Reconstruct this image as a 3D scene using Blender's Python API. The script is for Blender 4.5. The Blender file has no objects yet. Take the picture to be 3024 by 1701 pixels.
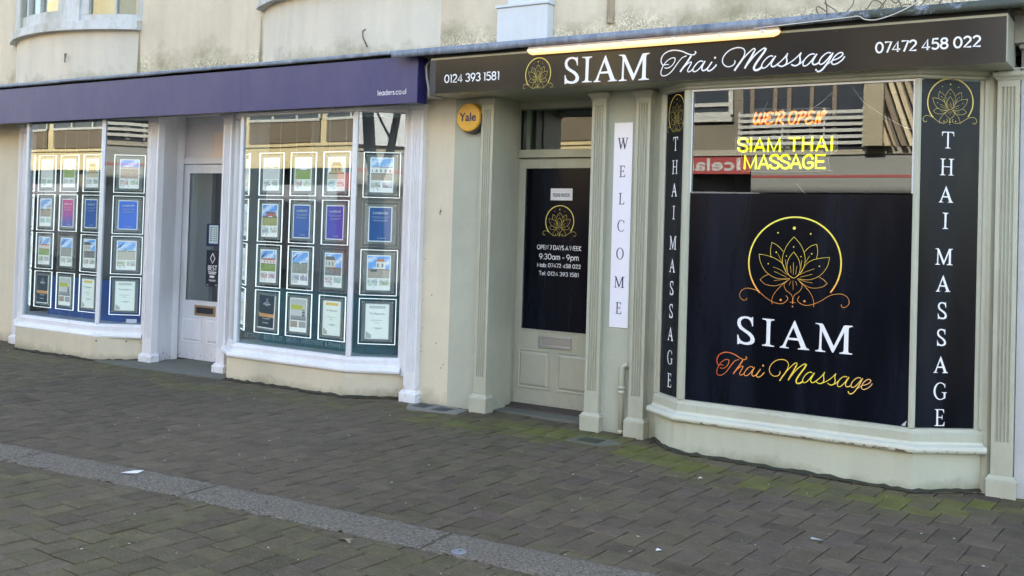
import bpy, bmesh, math, random
from mathutils import Vector, Matrix
from mathutils.geometry import tessellate_polygon
random.seed(7)
R=math.radians
sc=bpy.context.scene
C=sc.collection
# ---------------------------------------------------------------- camera
CAMX,CAMY,CAMZ=0.0,-6.87,1.5
_a,_p,_r=R(32.6),R(1.23),R(1.71)
fw=Vector((-math.sin(_a)*math.cos(_p),math.cos(_a)*math.cos(_p),math.sin(_p)))
rt=Vector((math.cos(_a),math.sin(_a),0)); up=rt.cross(fw)
CR=rt*math.cos(_r)+up*math.sin(_r); CU=up*math.cos(_r)-rt*math.sin(_r)
cam=bpy.data.objects.new('camera',bpy.data.cameras.new('camera')); C.objects.link(cam)
cam.matrix_world=Matrix(((CR.x,CU.x,-fw.x,CAMX),(CR.y,CU.y,-fw.y,CAMY),(CR.z,CU.z,-fw.z,CAMZ),(0,0,0,1)))
cam.data.sensor_width=36; cam.data.lens=3028/3024*36; cam.data.shift_y=-(850.5-605.2)/3024
cam.data.clip_start=0.05; cam.data.clip_end=500
sc.camera=cam
# ---------------------------------------------------------------- sky, sun, exposure
SUN_EL,SUN_AZ=28.0,4.0            # azimuth measured from +Y (behind the shops) towards +X
w=bpy.data.worlds.new('World'); sc.world=w; w.use_nodes=True
nt=w.node_tree; bg=nt.nodes['Background']; sky=nt.nodes.new('ShaderNodeTexSky')
sky.sky_type='NISHITA'; sky.sun_disc=False; sky.sun_elevation=R(SUN_EL); sky.sun_rotation=R(SUN_AZ)
sky.air_density=1.0; sky.dust_density=2.0; sky.ozone_density=1.0
tint=nt.nodes.new('ShaderNodeMix'); tint.data_type='RGBA'; tint.blend_type='MULTIPLY'; tint.inputs[0].default_value=1; tint.inputs[7].default_value=(1,.95,.885,1)
nt.links.new(sky.outputs[0],tint.inputs[6]); nt.links.new(tint.outputs[2],bg.inputs[0]); bg.inputs[1].default_value=0.15
sun=bpy.data.objects.new('sun',bpy.data.lights.new('sun','SUN')); C.objects.link(sun)
sun.data.energy=4.0; sun.data.angle=R(0.5); sun.data.color=(1,0.93,0.82)
sd=Vector((math.sin(R(SUN_AZ))*math.cos(R(SUN_EL)),math.cos(R(SUN_AZ))*math.cos(R(SUN_EL)),math.sin(R(SUN_EL))))
sun.rotation_euler=sd.to_track_quat('Z','Y').to_euler()
sc.view_settings.view_transform='Standard'; sc.view_settings.look='None'
sc.view_settings.exposure=2.92; sc.view_settings.gamma=1
sc.cycles.max_bounces=10; sc.cycles.diffuse_bounces=5; sc.cycles.glossy_bounces=5; sc.cycles.transparent_max_bounces=16
sc.cycles.caustics_reflective=False; sc.cycles.caustics_refractive=False
# ---------------------------------------------------------------- materials
class NT:
    def __init__(s,name):
        s.m=bpy.data.materials.new(name); s.m.use_nodes=True; s.t=s.m.node_tree
        s.b=s.t.nodes['Principled BSDF']; s.out=s.t.nodes['Material Output']
        s.geo=s.t.nodes.new('ShaderNodeNewGeometry')
    def n(s,ty,**k):
        o=s.t.nodes.new(ty)
        for a,b in k.items(): setattr(o,a,b)
        return o
    def l(s,a,b): s.t.links.new(a,b)
    def noise(s,scale,detail=4,rough=.6,stretch=None,w=0):
        n=s.n('ShaderNodeTexNoise'); n.inputs['Scale'].default_value=scale; n.inputs['Detail'].default_value=detail; n.inputs['Roughness'].default_value=rough
        mp=s.n('ShaderNodeMapping'); mp.inputs['Location'].default_value=(w,w*1.7,w*.6)
        if stretch: mp.inputs['Scale'].default_value=stretch
        s.l(s.geo.outputs['Position'],mp.inputs[0]); s.l(mp.outputs[0],n.inputs['Vector']); return n.outputs['Fac']
    def ramp(s,f,stops):
        r=s.n('ShaderNodeValToRGB'); e=r.color_ramp.elements
        while len(e)<len(stops): e.new(.5)
        for el,(p,c) in zip(e,stops):
            el.position=p; el.color=(c,c,c,1) if not isinstance(c,tuple) else (*c,1)
        s.l(f,r.inputs[0]); return r.outputs[0]
    def mix(s,f,a,b,mode='MIX'):
        m=s.n('ShaderNodeMix',data_type='RGBA',blend_type=mode)
        for v,i in ((f,0),(a,6),(b,7)):
            if isinstance(v,(int,float)): m.inputs[i].default_value=v
            elif isinstance(v,tuple): m.inputs[i].default_value=(*v,1)
            else: s.l(v,m.inputs[i])
        return m.outputs[2]
    def math(s,op,a,b=0.):
        m=s.n('ShaderNodeMath',operation=op)
        for v,i in ((a,0),(b,1)):
            if isinstance(v,(int,float)): m.inputs[i].default_value=v
            else: s.l(v,m.inputs[i])
        return m.outputs[0]
    def sep(s):
        x=s.n('ShaderNodeSeparateXYZ'); s.l(s.geo.outputs['Position'],x.inputs[0]); return x.outputs
    def bump(s,h,strength=.3,dist=.01):
        b=s.n('ShaderNodeBump'); b.inputs['Strength'].default_value=strength; b.inputs['Distance'].default_value=dist
        s.l(h,b.inputs['Height']); s.l(b.outputs[0],s.b.inputs['Normal'])
    def col(s,c):
        if isinstance(c,tuple): s.b.inputs['Base Color'].default_value=(*c,1)
        else: s.l(c,s.b.inputs['Base Color'])
def simple(name,c,rough=.5,metal=0,coat=0,spec=.5,dirt=0.,ds=6,bump=0,emit=0,ec=None,coatr=.05):
    m=NT(name)
    if dirt:
        f=m.ramp(m.noise(ds,6,.65),[(.35,0.),(.75,1.)])
        m.col(m.mix(m.math('MULTIPLY',f,dirt),c,tuple(x*.45 for x in c)))
    else: m.col(c)
    i=m.b.inputs; i['Roughness'].default_value=rough; i['Metallic'].default_value=metal
    i['Coat Weight'].default_value=coat; i['Coat Roughness'].default_value=coatr; i['Specular IOR Level'].default_value=spec
    if bump: m.bump(m.noise(60,5),bump,.004)
    if emit: i['Emission Color'].default_value=(*(ec or c),1); i['Emission Strength'].default_value=emit
    return m.m
def paint(name,c,dirtc,amount=.35,rough=.38,chips=0.,zc=(.0,.17)):
    m=NT(name)
    f1=m.ramp(m.noise(3,6,.7,(1,1,.35)),[(.42,0.),(.72,1.)])
    f2=m.ramp(m.noise(28,5,.7,(1,1,.3),4),[(.5,0.),(.8,1.)])
    base=m.mix(m.math('MULTIPLY',f1,amount),c,dirtc)
    base=m.mix(m.math('MULTIPLY',f2,amount*.6),base,dirtc)
    if chips:
        z=m.sep()[2]
        near=m.ramp(z,[(zc[0],1.),(zc[1],0.)])
        ch=m.ramp(m.noise(22,6,.75,None,9),[(.57,0.),(.60,1.)])
        base=m.mix(m.math('MULTIPLY',m.math('MULTIPLY',ch,near),chips),base,(.13,.085,.065))
    m.col(base); m.b.inputs['Roughness'].default_value=rough
    m.bump(m.noise(14,5,.6,None,2),.25,.004)
    return m.m
def stucco(name,c,stain,zlo,zhi,amt=.8,rough=.85,streak=.25,c2=None,web=0.,glo=.42):
    m=NT(name); z=m.sep()[2]
    big=m.noise(1.3,6,.7,None,3); fine=m.noise(9,7,.75,None,5)
    base=m.mix(m.ramp(big,[(.35,0.),(.7,1.)]),c,c2 or tuple(x*.82 for x in c))
    st=m.ramp(m.noise(5,5,.65,(1,1,.12),1),[(.45,0.),(.8,1.)])
    base=m.mix(m.math('MULTIPLY',st,streak),base,tuple(x*.55 for x in c))
    h=m.math('DIVIDE',m.math('SUBTRACT',z,zlo),zhi-zlo)
    g=m.math('SUBTRACT',m.math('ADD',m.math('MULTIPLY',big,1.3),m.math('MULTIPLY',fine,.5)),h)
    g=m.ramp(g,[(glo,0.),(glo+.36,1.)])
    base=m.mix(m.math('MULTIPLY',g,amt),base,stain)
    sp=m.ramp(m.noise(34,5,.8,None,8),[(.68,0.),(.74,1.)])
    base=m.mix(m.math('MULTIPLY',sp,.35),base,tuple(x*.35 for x in c))
    if web:
        n=m.n('ShaderNodeTexVoronoi',feature='DISTANCE_TO_EDGE'); n.inputs['Scale'].default_value=22
        mp=m.n('ShaderNodeVectorMath',operation='ADD'); nn=m.n('ShaderNodeTexNoise'); nn.inputs['Scale'].default_value=9; nn.inputs['Detail'].default_value=3
        m.l(m.geo.outputs['Position'],nn.inputs['Vector']); m.l(m.geo.outputs['Position'],mp.inputs[0])
        sc_=m.n('ShaderNodeVectorMath',operation='SCALE'); sc_.inputs[3].default_value=.25; m.l(nn.outputs['Color'],sc_.inputs[0]); m.l(sc_.outputs[0],mp.inputs[1]); m.l(mp.outputs[0],n.inputs['Vector'])
        e=m.ramp(n.outputs['Distance'],[(.03,1.),(.09,0.)])
        msk=m.ramp(m.math('SUBTRACT',m.math('ADD',m.noise(1.1,3,.5,None,12),.32),m.math('MULTIPLY',h,.75)),[(.5,0.),(.60,1.)])
        base=m.mix(m.math('MULTIPLY',m.math('MULTIPLY',e,msk),web),base,(.78,.70,.52))
    m.col(base); m.b.inputs['Roughness'].default_value=rough
    m.bump(m.math('ADD',m.noise(40,6,.7),m.math('MULTIPLY',big,1.5)),.35,.008)
    return m.m
M={}
M['white']=paint('white_gloss_paint',(.74,.75,.79),(.42,.38,.31),.30,.34,.95)
M['green']=paint('sage_green_paint',(.425,.43,.345),(.27,.26,.18),.42,.36,.25)
M['greenlight']=paint('sage_green_paint_light',(.465,.475,.385),(.30,.28,.2),.42,.4,.0)
M['sill']=paint('flaking_sill_paint',(.56,.57,.48),(.42,.36,.30),.3,.5,.9,(.214,.226))
M['riser_l']=stucco('cream_riser_render',(.63,.56,.42),(.24,.22,.14),-.04,.20,.75,.8,.25,(.52,.48,.38),glo=.42)
M['riser_s']=stucco('sage_riser_render',(.49,.50,.39),(.20,.20,.12),-.08,.16,.75,.7,.22,(.46,.47,.38),glo=.42)
M['cream']=stucco('cream_wall_paint',(.66,.60,.46),(.30,.27,.18),-.05,.35,.7,.7,.25,(.58,.53,.42))
M['greenwall']=stucco('sage_wall_paint',(.42,.44,.36),(.30,.30,.23),-.05,.2,.4,.6,.1)
M['upper']=stucco('weathered_upper_render',(.68,.60,.45),(.20,.185,.09),2.80,3.55,.66,.9,.4,(.58,.50,.37),1.0,.38)
M['upper_grey']=stucco('weathered_bow_render',(.70,.63,.50),(.24,.225,.12),2.80,3.25,.75,.9,.35,(.60,.56,.47),.15,.40)
M['blockwhite']=stucco('flaking_white_render',(.66,.69,.70),(.45,.44,.40),2.8,3.2,.5,.8,.2)
M['roughwhite']=stucco('rough_white_render',(.55,.56,.58),(.40,.40,.38),-.1,.6,.4,.9,.3)
M['whitesill']=paint('weathered_white_sill',(.60,.61,.60),(.27,.26,.16),.85,.65)
M['purple']=paint('purple_aluminium',(.026,.028,.130),(.085,.08,.16),.42,.42)  # paler streaks: drip stains plus reflected haze painted into the colour
M['purple_side']=simple('purple_aluminium_edge',(.02,.02,.12),.4)
M['black']=simple('black_gloss_sign',(.010,.010,.011),.15,0,.0,.36,0,3,0)
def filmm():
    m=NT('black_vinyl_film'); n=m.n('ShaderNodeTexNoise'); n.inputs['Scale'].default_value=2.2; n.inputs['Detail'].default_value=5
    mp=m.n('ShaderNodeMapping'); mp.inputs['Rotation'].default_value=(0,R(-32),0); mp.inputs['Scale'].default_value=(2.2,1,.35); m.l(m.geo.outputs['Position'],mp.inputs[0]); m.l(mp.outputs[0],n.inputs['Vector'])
    f=m.ramp(n.outputs['Fac'],[(.45,0.),(.72,1.)])  # diagonal bluish streaks imitate reflections, painted into the film colour
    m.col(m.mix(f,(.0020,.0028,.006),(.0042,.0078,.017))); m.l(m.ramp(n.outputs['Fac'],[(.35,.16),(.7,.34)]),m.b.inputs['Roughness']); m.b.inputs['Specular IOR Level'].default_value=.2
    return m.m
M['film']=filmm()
M['vinyl']=simple('white_vinyl',(.80,.80,.82),.45)
M['navytext']=simple('navy_print',(.02,.02,.08),.5)
M['acmwhite']=simple('white_sign_board',(.78,.78,.86),.35,0,.3)
M['dark']=simple('dark_band_paint',(.035,.037,.036),.55,0,0,.5,.3,5)
M['interior']=simple('dark_interior',(.035,.038,.045),.8)
M['interior2']=simple('shop_interior_grey',(.16,.165,.18),.8)
M['blueboard']=simple('blue_backdrop',(.02,.13,.55),.5)
M['tealboard']=simple('teal_backdrop',(.025,.16,.24),.5)
M['acr']=simple('grey_acrylic_plate',(.30,.31,.31),.25,0,.2)
M['paper']=simple('poster_paper',(.75,.75,.76),.5)
M['steel']=simple('brushed_steel',(.55,.56,.58),.35,.9)
M['brass']=simple('worn_brass',(.50,.36,.20),.4,.8,0,.5,.5,20)
M['dkplastic']=simple('black_plastic',(.02,.02,.03),.4)
M['led']=simple('led_edge_light',(1,1,1),.4,emit=.19,ec=(.93,.97,1.0))
M['neon_y']=simple('yellow_neon_tube',(.9,.9,.0),.4,emit=.30,ec=(.95,.86,.0))
M['neon_o']=simple('orange_neon_tube',(1,.3,.05),.4,emit=.26,ec=(1.0,.27,.03))
M['tube']=simple('lit_tube_diffuser',(1,.8,.5),.4,emit=.19,ec=(1.0,.58,.20))
M['tray']=simple('tube_tray',(.35,.31,.27),.5)
M['yellow']=simple('yellow_alarm_cover',(.72,.40,.035),.4,0,.2,.5,.35,8)
M['cable']=simple('white_cable',(.6,.58,.52),.6)
M['greycable']=simple('grey_conduit',(.33,.34,.34),.6)
M['vine']=simple('dry_vine',(.16,.13,.09),.9)
M['concrete']=stucco('doorstep_concrete',(.125,.125,.105),(.085,.10,.045),-.5,.8,.6,.9,.0)
M['wood']=simple('dark_threshold_wood',(.07,.055,.05),.8,0,0,.5,.5,9)
M['granite']=None
M['ground']=None
def vcol(name,rough=.6,bumps=0,speck=0.,noise=0.,spec=.5):
    m=NT(name); a=m.n('ShaderNodeVertexColor',layer_name='Col'); c=a.outputs[0]
    if noise: c=m.mix(noise,c,m.ramp(m.noise(7,7,.75),[(.3,.28),(.7,1.)]),'MULTIPLY')
    if speck:
        c=m.mix(m.math('MULTIPLY',m.ramp(m.noise(95,3,.7),[(.60,0.),(.70,1.)]),speck),c,(.36,.33,.27))
        c=m.mix(m.math('MULTIPLY',m.ramp(m.noise(160,2,.6,None,6),[(.60,0.),(.70,1.)]),.6),c,(.02,.02,.018))
    m.col(c); m.b.inputs['Roughness'].default_value=rough; m.b.inputs['Specular IOR Level'].default_value=spec
    if bumps: m.bump(m.noise(120,6,.7),bumps,.004)
    return m.m
M['paver']=vcol('concrete_block_paver',.88,.6,.5,.65,.3)
M['poster']=vcol('printed_poster',.45)
_pb=M['poster'].node_tree; _pb.links.new(_pb.nodes['Color Attribute'].outputs[0] if 'Color Attribute' in _pb.nodes else [n for n in _pb.nodes if n.type=='VERTEX_COLOR'][0].outputs[0],_pb.nodes['Principled BSDF'].inputs['Emission Color']); _pb.nodes['Principled BSDF'].inputs['Emission Strength'].default_value=.12  # light-pocket posters glow faintly
def gran():
    m=NT('granite_kerb'); n=m.noise(70,6,.8,(1,1,1)); b=m.noise(3,5,.6,None,3)
    c=m.ramp(n,[(.36,(.035,.032,.028)),(.5,(.165,.145,.115)),(.66,(.33,.29,.23))])
    c=m.mix(m.ramp(b,[(.4,0.),(.7,.6)]),c,m.mix(.5,c,(.17,.12,.09)))
    m.col(c); m.b.inputs['Roughness'].default_value=.85; m.bump(m.noise(42,6,.75,(1,1.6,1)),1.0,.02); return m.m
M['granite']=gran()
def groundm():
    m=NT('joint_sand'); m.col(m.mix(m.noise(12,5),(.018,.018,.013),(.045,.045,.028))); m.b.inputs['Roughness'].default_value=.95; return m.m
M['ground']=groundm()
def leadm(name,moss):
    m=NT(name); n=m.noise(7,6,.7,(1,1,.7)); st=m.noise(26,4,.6,(1,1,.18),3)
    c=m.ramp(n,[(.3,(.10,.125,.17)),(.55,(.20,.235,.29)),(.75,(.33,.36,.40))])
    c=m.mix(m.ramp(st,[(.45,0.),(.7,.5)]),c,(.36,.38,.42))
    x=m.sep()[0]; mk=m.ramp(m.math('ADD',m.math('MULTIPLY',x,.16),m.math('MULTIPLY',m.noise(9,6,.75,None,7),1.25)),[(.36,0.),(.42,1.)])
    c=m.mix(m.math('MULTIPLY',mk,moss),c,(.035,.042,.016))
    m.col(c); m.b.inputs['Roughness'].default_value=.6; m.b.inputs['Metallic'].default_value=.15
    m.bump(m.noise(9,5,.6),.6,.02); return m.m
M['lead']=leadm('lead_flashing',.85)
def glassm(name,refl,tint,rough=0.004):
    m=NT(name); t=m.t; t.nodes.remove(m.b)
    tr=m.n('ShaderNodeBsdfTransparent'); tr.inputs[0].default_value=(*tint,1)
    gl=m.n('ShaderNodeBsdfGlossy'); gl.inputs['Roughness'].default_value=rough; gl.inputs[0].default_value=(1,1,1,1)
    fr=m.n('ShaderNodeFresnel'); m.l(m.math('ADD',m.math('MULTIPLY',m.geo.outputs['Backfacing'],1/refl-refl),refl),fr.inputs[0])
    nb=m.n('ShaderNodeBump'); nb.inputs['Strength'].default_value=.02; nb.inputs['Distance'].default_value=.05; m.l(m.noise(1.1,1,.4),nb.inputs['Height'])
    m.l(nb.outputs[0],gl.inputs['Normal'])
    mx=m.n('ShaderNodeMixShader'); m.l(fr.outputs[0],mx.inputs[0]); m.l(tr.outputs[0],mx.inputs[1]); m.l(gl.outputs[0],mx.inputs[2]); m.l(mx.outputs[0],m.out.inputs[0]); return m.m
M['glass']=glassm('window_glass',1.82,(.86,.92,.92))
M['acrclear']=glassm('clear_acrylic',1.35,(.90,.90,.90),.05)
M['acrglow']=glassm('neon_backing_acrylic',1.5,(.78,.76,.74),.08)
def gradm(name,stops,axis,a,b):
    m=NT(name); v=m.math('DIVIDE',m.math('SUBTRACT',m.sep()[axis],a),b-a)
    m.col(m.ramp(v,stops)); m.b.inputs['Roughness'].default_value=.4; return m.m
OR,YE=(.86,.24,.06),(.85,.66,.06)
M['script_grad']=gradm('orange_yellow_print',[(0.,(.80,.12,.03)),(.3,(.88,.42,.10)),(.62,(.88,.74,.06)),(.85,(.88,.62,.10)),(1.,(.85,.45,.2))],0,-2.57,-1.54)
M['lotus_grad']=gradm('lotus_gold_print',[(0.,(.88,.34,.07)),(.2,(.90,.50,.10)),(.42,(.92,.70,.08)),(1.,(.86,.78,.12))],2,1.11,1.62)
M['gold']=simple('gold_print',(.78,.62,.14),.4)
M['goldpale']=simple('pale_gold_print',(.58,.50,.26),.4)
M['neon_yb']=simple('yellow_neon_glow_channel',(.4,.36,.02),.5,emit=.055,ec=(.8,.7,.0))
M['neon_ob']=simple('orange_neon_glow_channel',(.5,.06,.01),.5,emit=.10,ec=(1.0,.07,.005))
M['dimwhite']=simple('dull_white_letters',(.28,.28,.27),.5)
# opposite street
M['oppcream']=simple('sunlit_cream_wall',(.36,.30,.17),.8,0,0,.3,.2,1.5)
M['oppgrey']=simple('grey_stone_wall',(.125,.11,.085),.8,0,0,.3,.4,1.2)
M['oppbrick']=simple('brown_brick_band',(.10,.08,.055),.85,0,0,.3,.3,4)
M['oppdark']=simple('opposite_window_glass',(.03,.035,.045),.12)
M['oppshop']=simple('opposite_shop_windows',(.20,.21,.24),.3,dirt=.7,ds=1)
M['oppwhite']=simple('opposite_white_frame',(.27,.27,.25),.5)
M['red']=simple('red_shop_sign',(.20,.018,.018),.5)
M['bark']=simple('tree_bark',(.05,.045,.04),.9)
# ---------------------------------------------------------------- mesh helpers
def root(name,loc,label,cat,group=None,kind=None,rz=0):
    o=bpy.data.objects.new(name,None); C.objects.link(o); o.location=loc; o.rotation_euler=(0,0,rz); o.empty_display_size=.05
    tag(o,label,cat,group,kind); return o
def tag(o,label=None,cat=None,group=None,kind=None):
    if label: o['label']=label
    if cat: o['category']=cat
    if group: o['group']=group
    if kind: o['kind']=kind
    return o
def worg(p):
    v=Vector((0,0,0))
    while p: v+=p.location; p=p.parent
    return v
class MB:
    def __init__(s): s.v=[];s.f=[];s.c=[];s.cur=None;s.mi=[];s.curm=0
    def face(s,pts):
        i=len(s.v); s.v+= [tuple(p) for p in pts]; s.f.append(tuple(range(i,i+len(pts)))); s.c.append(s.cur); s.mi.append(s.curm)
    def poly(s,verts,faces):
        i=len(s.v); s.v+=[tuple(p) for p in verts]
        for f in faces: s.f.append(tuple(a+i for a in f)); s.c.append(s.cur); s.mi.append(s.curm)
    def box(s,x0,x1,y0,y1,z0,z1,bev=0):
        x0,x1=min(x0,x1),max(x0,x1);y0,y1=min(y0,y1),max(y0,y1);z0,z1=min(z0,z1),max(z0,z1)
        v=[(x,y,z) for z in(z0,z1) for y in(y0,y1) for x in(x0,x1)]
        s.poly(v,[(0,2,3,1),(4,5,7,6),(0,1,5,4),(1,3,7,5),(3,2,6,7),(2,0,4,6)]); return s
    def prism(s,pts,a,b,fn=None):
        # pts: 2D outline; fn(p2,t)->3D for t=a,b
        n=len(pts); v=[fn(p,a) for p in pts]+[fn(p,b) for p in pts]
        s.poly(v,[tuple(range(n))[::-1],tuple(range(n,2*n))]+[(i,(i+1)%n,(i+1)%n+n,i+n) for i in range(n)]); return s
    def xy(s,pts,z0,z1): return s.prism(pts,z0,z1,lambda p,t:(p[0],p[1],t))
    def tube(s,pts,r,n=8,cap=True):
        pts=[Vector(p) for p in pts]; rings=[]
        rad=r if isinstance(r,(list,tuple)) else [r]*len(pts)
        prev=None
        for i,p in enumerate(pts):
            d=(pts[min(i+1,len(pts)-1)]-pts[max(i-1,0)]).normalized()
            a=d.orthogonal().normalized() if prev is None else (prev-d*prev.dot(d)).normalized()
            prev=a; b=d.cross(a)
            rings.append([p+(a*math.cos(2*math.pi*k/n)+b*math.sin(2*math.pi*k/n))*rad[i] for k in range(n)])
        v=[q for rr in rings for q in rr]; f=[]
        for i in range(len(pts)-1):
            for k in range(n): f.append((i*n+k,i*n+(k+1)%n,(i+1)*n+(k+1)%n,(i+1)*n+k))
        if cap: f.append(tuple(range(n))[::-1]); f.append(tuple(range((len(pts)-1)*n,len(pts)*n)))
        s.poly(v,f); return s
    def build(s,name,mat,parent=None,smooth=False,local=False,bevel=0,label=None,fixn=True):
        if name in('lettering','script_lettering','lotus_emblem','phone_number','pavement','kerb','ground') : fixn=False
        me=bpy.data.meshes.new(name)
        o3=Vector((0,0,0)) if (local or parent is None) else worg(parent)
        me.from_pydata([(Vector(v)-o3) for v in s.v],[],s.f)
        if fixn:
            bm=bmesh.new(); bm.from_mesh(me); bmesh.ops.recalc_face_normals(bm,faces=bm.faces); bm.to_mesh(me); bm.free()
        mats=mat if isinstance(mat,list) else [mat]
        for m in mats: me.materials.append(m)
        if len(mats)>1:
            for p,i in zip(me.polygons,s.mi): p.material_index=i
        if any(c is not None for c in s.c):
            at=me.color_attributes.new('Col','FLOAT_COLOR','CORNER')
            for p,c in zip(me.polygons,s.c):
                for li in p.loop_indices: at.data[li].color=(*(c or (1,1,1)),1)
        if smooth: me.polygons.foreach_set('use_smooth',[True]*len(me.polygons))
        me.update()
        o=bpy.data.objects.new(name,me); C.objects.link(o)
        if parent: o.parent=parent
        if bevel:
            b=o.modifiers.new('bevel','BEVEL'); b.width=bevel; b.segments=2; b.limit_method='ANGLE'; b.angle_limit=R(40)
        if label: o['label']=label
        return o
def B(x0,x1,y0,y1,z0,z1): return MB().box(x0,x1,y0,y1,z0,z1)
def nrm(a,b):
    d=Vector((b[0]-a[0],b[1]-a[1])).normalized(); return Vector((d.y,-d.x))
def offset(path,d):
    out=[]; n=len(path)
    for i in range(n):
        if i==0: m=nrm(path[0],path[1]); k=1
        elif i==n-1: m=nrm(path[-2],path[-1]); k=1
        else:
            a=nrm(path[i-1],path[i]); b=nrm(path[i],path[i+1]); m=(a+b).normalized(); k=1/max(.3,m.dot(a))
        out.append((path[i][0]+m.x*d*k,path[i][1]+m.y*d*k))
    return out
def sweep(path,prof,mb=None):
    # prof: closed outline of (d,z)
    mb=mb or MB(); n=len(prof); m=len(path); offs=[offset(path,d) for d,z in prof]
    v=[(offs[j][i][0],offs[j][i][1],prof[j][1]) for i in range(m) for j in range(n)]
    f=[(i*n+j,i*n+(j+1)%n,(i+1)*n+(j+1)%n,(i+1)*n+j) for i in range(m-1) for j in range(n)]
    f+= [tuple(range(n)),tuple(range((m-1)*n,m*n))[::-1]]
    mb.poly(v,f); return mb
class PLN:  # a drawing plane: 2D (a,b) -> 3D, n points at the viewer's side
    def __init__(s,o,r,u=(0,0,1)): s.o=Vector(o);s.r=Vector(r).normalized();s.u=Vector(u).normalized();s.n=s.r.cross(s.u).normalized()
    def p(s,a,b,off=0): return s.o+s.r*a+s.u*b+s.n*off
def catmull(pts,sub=5,closed=False):
    if len(pts)<3: return list(pts)
    o=[];n=len(pts)
    for i in range(n if closed else n-1):
        g=lambda k: pts[k%n] if closed else pts[min(max(k,0),n-1)]
        p0,p1,p2,p3=g(i-1),g(i),g(i+1),g(i+2)
        for j in range(sub):
            t=j/sub
            o.append(tuple(.5*((2*p1[k])+(-p0[k]+p2[k])*t+(2*p0[k]-5*p1[k]+4*p2[k]-p3[k])*t*t+(-p0[k]+3*p1[k]-3*p2[k]+p3[k])*t**3) for k in range(2)))
    if not closed: o.append(tuple(pts[-1]))
    return o
def ribbon(mb,pl,pts,w,off=.0012,smooth=True,taper=False,thick=0):
    P=catmull(pts,5) if smooth else [tuple(p) for p in pts]
    if len(P)<2: return
    n=len(P); L=[];Rr=[]
    for i,p in enumerate(P):
        a=P[max(i-1,0)]; b=P[min(i+1,n-1)]; dx,dy=b[0]-a[0],b[1]-a[1]; l=math.hypot(dx,dy) or 1; nx,ny=-dy/l,dx/l
        k=w/2*(1 if not taper else (.45+.55*math.sin(math.pi*min(1,max(0,(i+.8)/(n+.6))))))
        ex=0
        L.append((p[0]+nx*k,p[1]+ny*k)); Rr.append((p[0]-nx*k,p[1]-ny*k))
    o=off+random.random()*.0003
    v=[pl.p(a,b,o) for a,b in L]+[pl.p(a,b,o) for a,b in Rr]
    mb.poly(v,[(i,i+1,n+i+1,n+i)[::-1] for i in range(n-1)])
def disc(mb,pl,c,r,off=.0015,n=14): mb.face([pl.p(c[0]+r*math.cos(2*math.pi*k/n),c[1]+r*math.sin(2*math.pi*k/n),off) for k in range(n)])
def filled(mb,pl,loops,off=.0012,fn=None):
    fn=fn or (lambda p:p)
    L=[[Vector((*fn(p),0)) for p in lp] for lp in loops]
    flat=[q for lp in L for q in lp]
    tris=tessellate_polygon(L)
    v=[pl.p(q.x,q.y,off) for q in flat]; ff=[]
    for t in tris:
        a,b,c=[flat[i] for i in t]
        ff.append(t if (b-a).cross(c-a).z>0 else t[::-1])
    mb.poly(v,ff)
_tc={}
def text_geo(s,cond=1.0):
    if s in _tc: return _tc[s]
    cu=bpy.data.curves.new('t','FONT'); cu.body=s; cu.size=1; cu.resolution_u=4
    o=bpy.data.objects.new('t',cu); C.objects.link(o)
    dg=bpy.context.evaluated_depsgraph_get(); me=bpy.data.meshes.new_from_object(o.evaluated_get(dg))
    v=[(p.co.x,p.co.y) for p in me.vertices]; f=[tuple(p.vertices) for p in me.polygons]
    bpy.data.objects.remove(o); bpy.data.meshes.remove(me); bpy.data.curves.remove(cu)
    _tc[s]=(v,f); return v,f
def text(mb,pl,s,x0,x1,z0,z1,off=.0015,ref=None,bold=0):
    """fit s between x0..x1; z0..z1 is the span of its capitals/digits (ref string's height)"""
    v,f=text_geo(s); r=text_geo(ref or s)[0]
    a0,a1=min(p[0] for p in v),max(p[0] for p in v); b0,b1=(min(p[1] for p in r),max(p[1] for p in r))
    ww=[pl.p(x0+(p[0]-a0)/(a1-a0)*(x1-x0), z0+(p[1]-b0)/(b1-b0)*(z1-z0), off) for p in v]
    mb.poly(ww,f)
    if bold:
        for dx,dz in ((bold,0),(-bold,0),(0,bold),(0,-bold)):
            mb.poly([q+pl.r*dx+pl.u*dz+pl.n*(abs(dx)*.2+.0002+abs(dz)*.25+(dx+dz)*.05) for q in ww],f)
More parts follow.
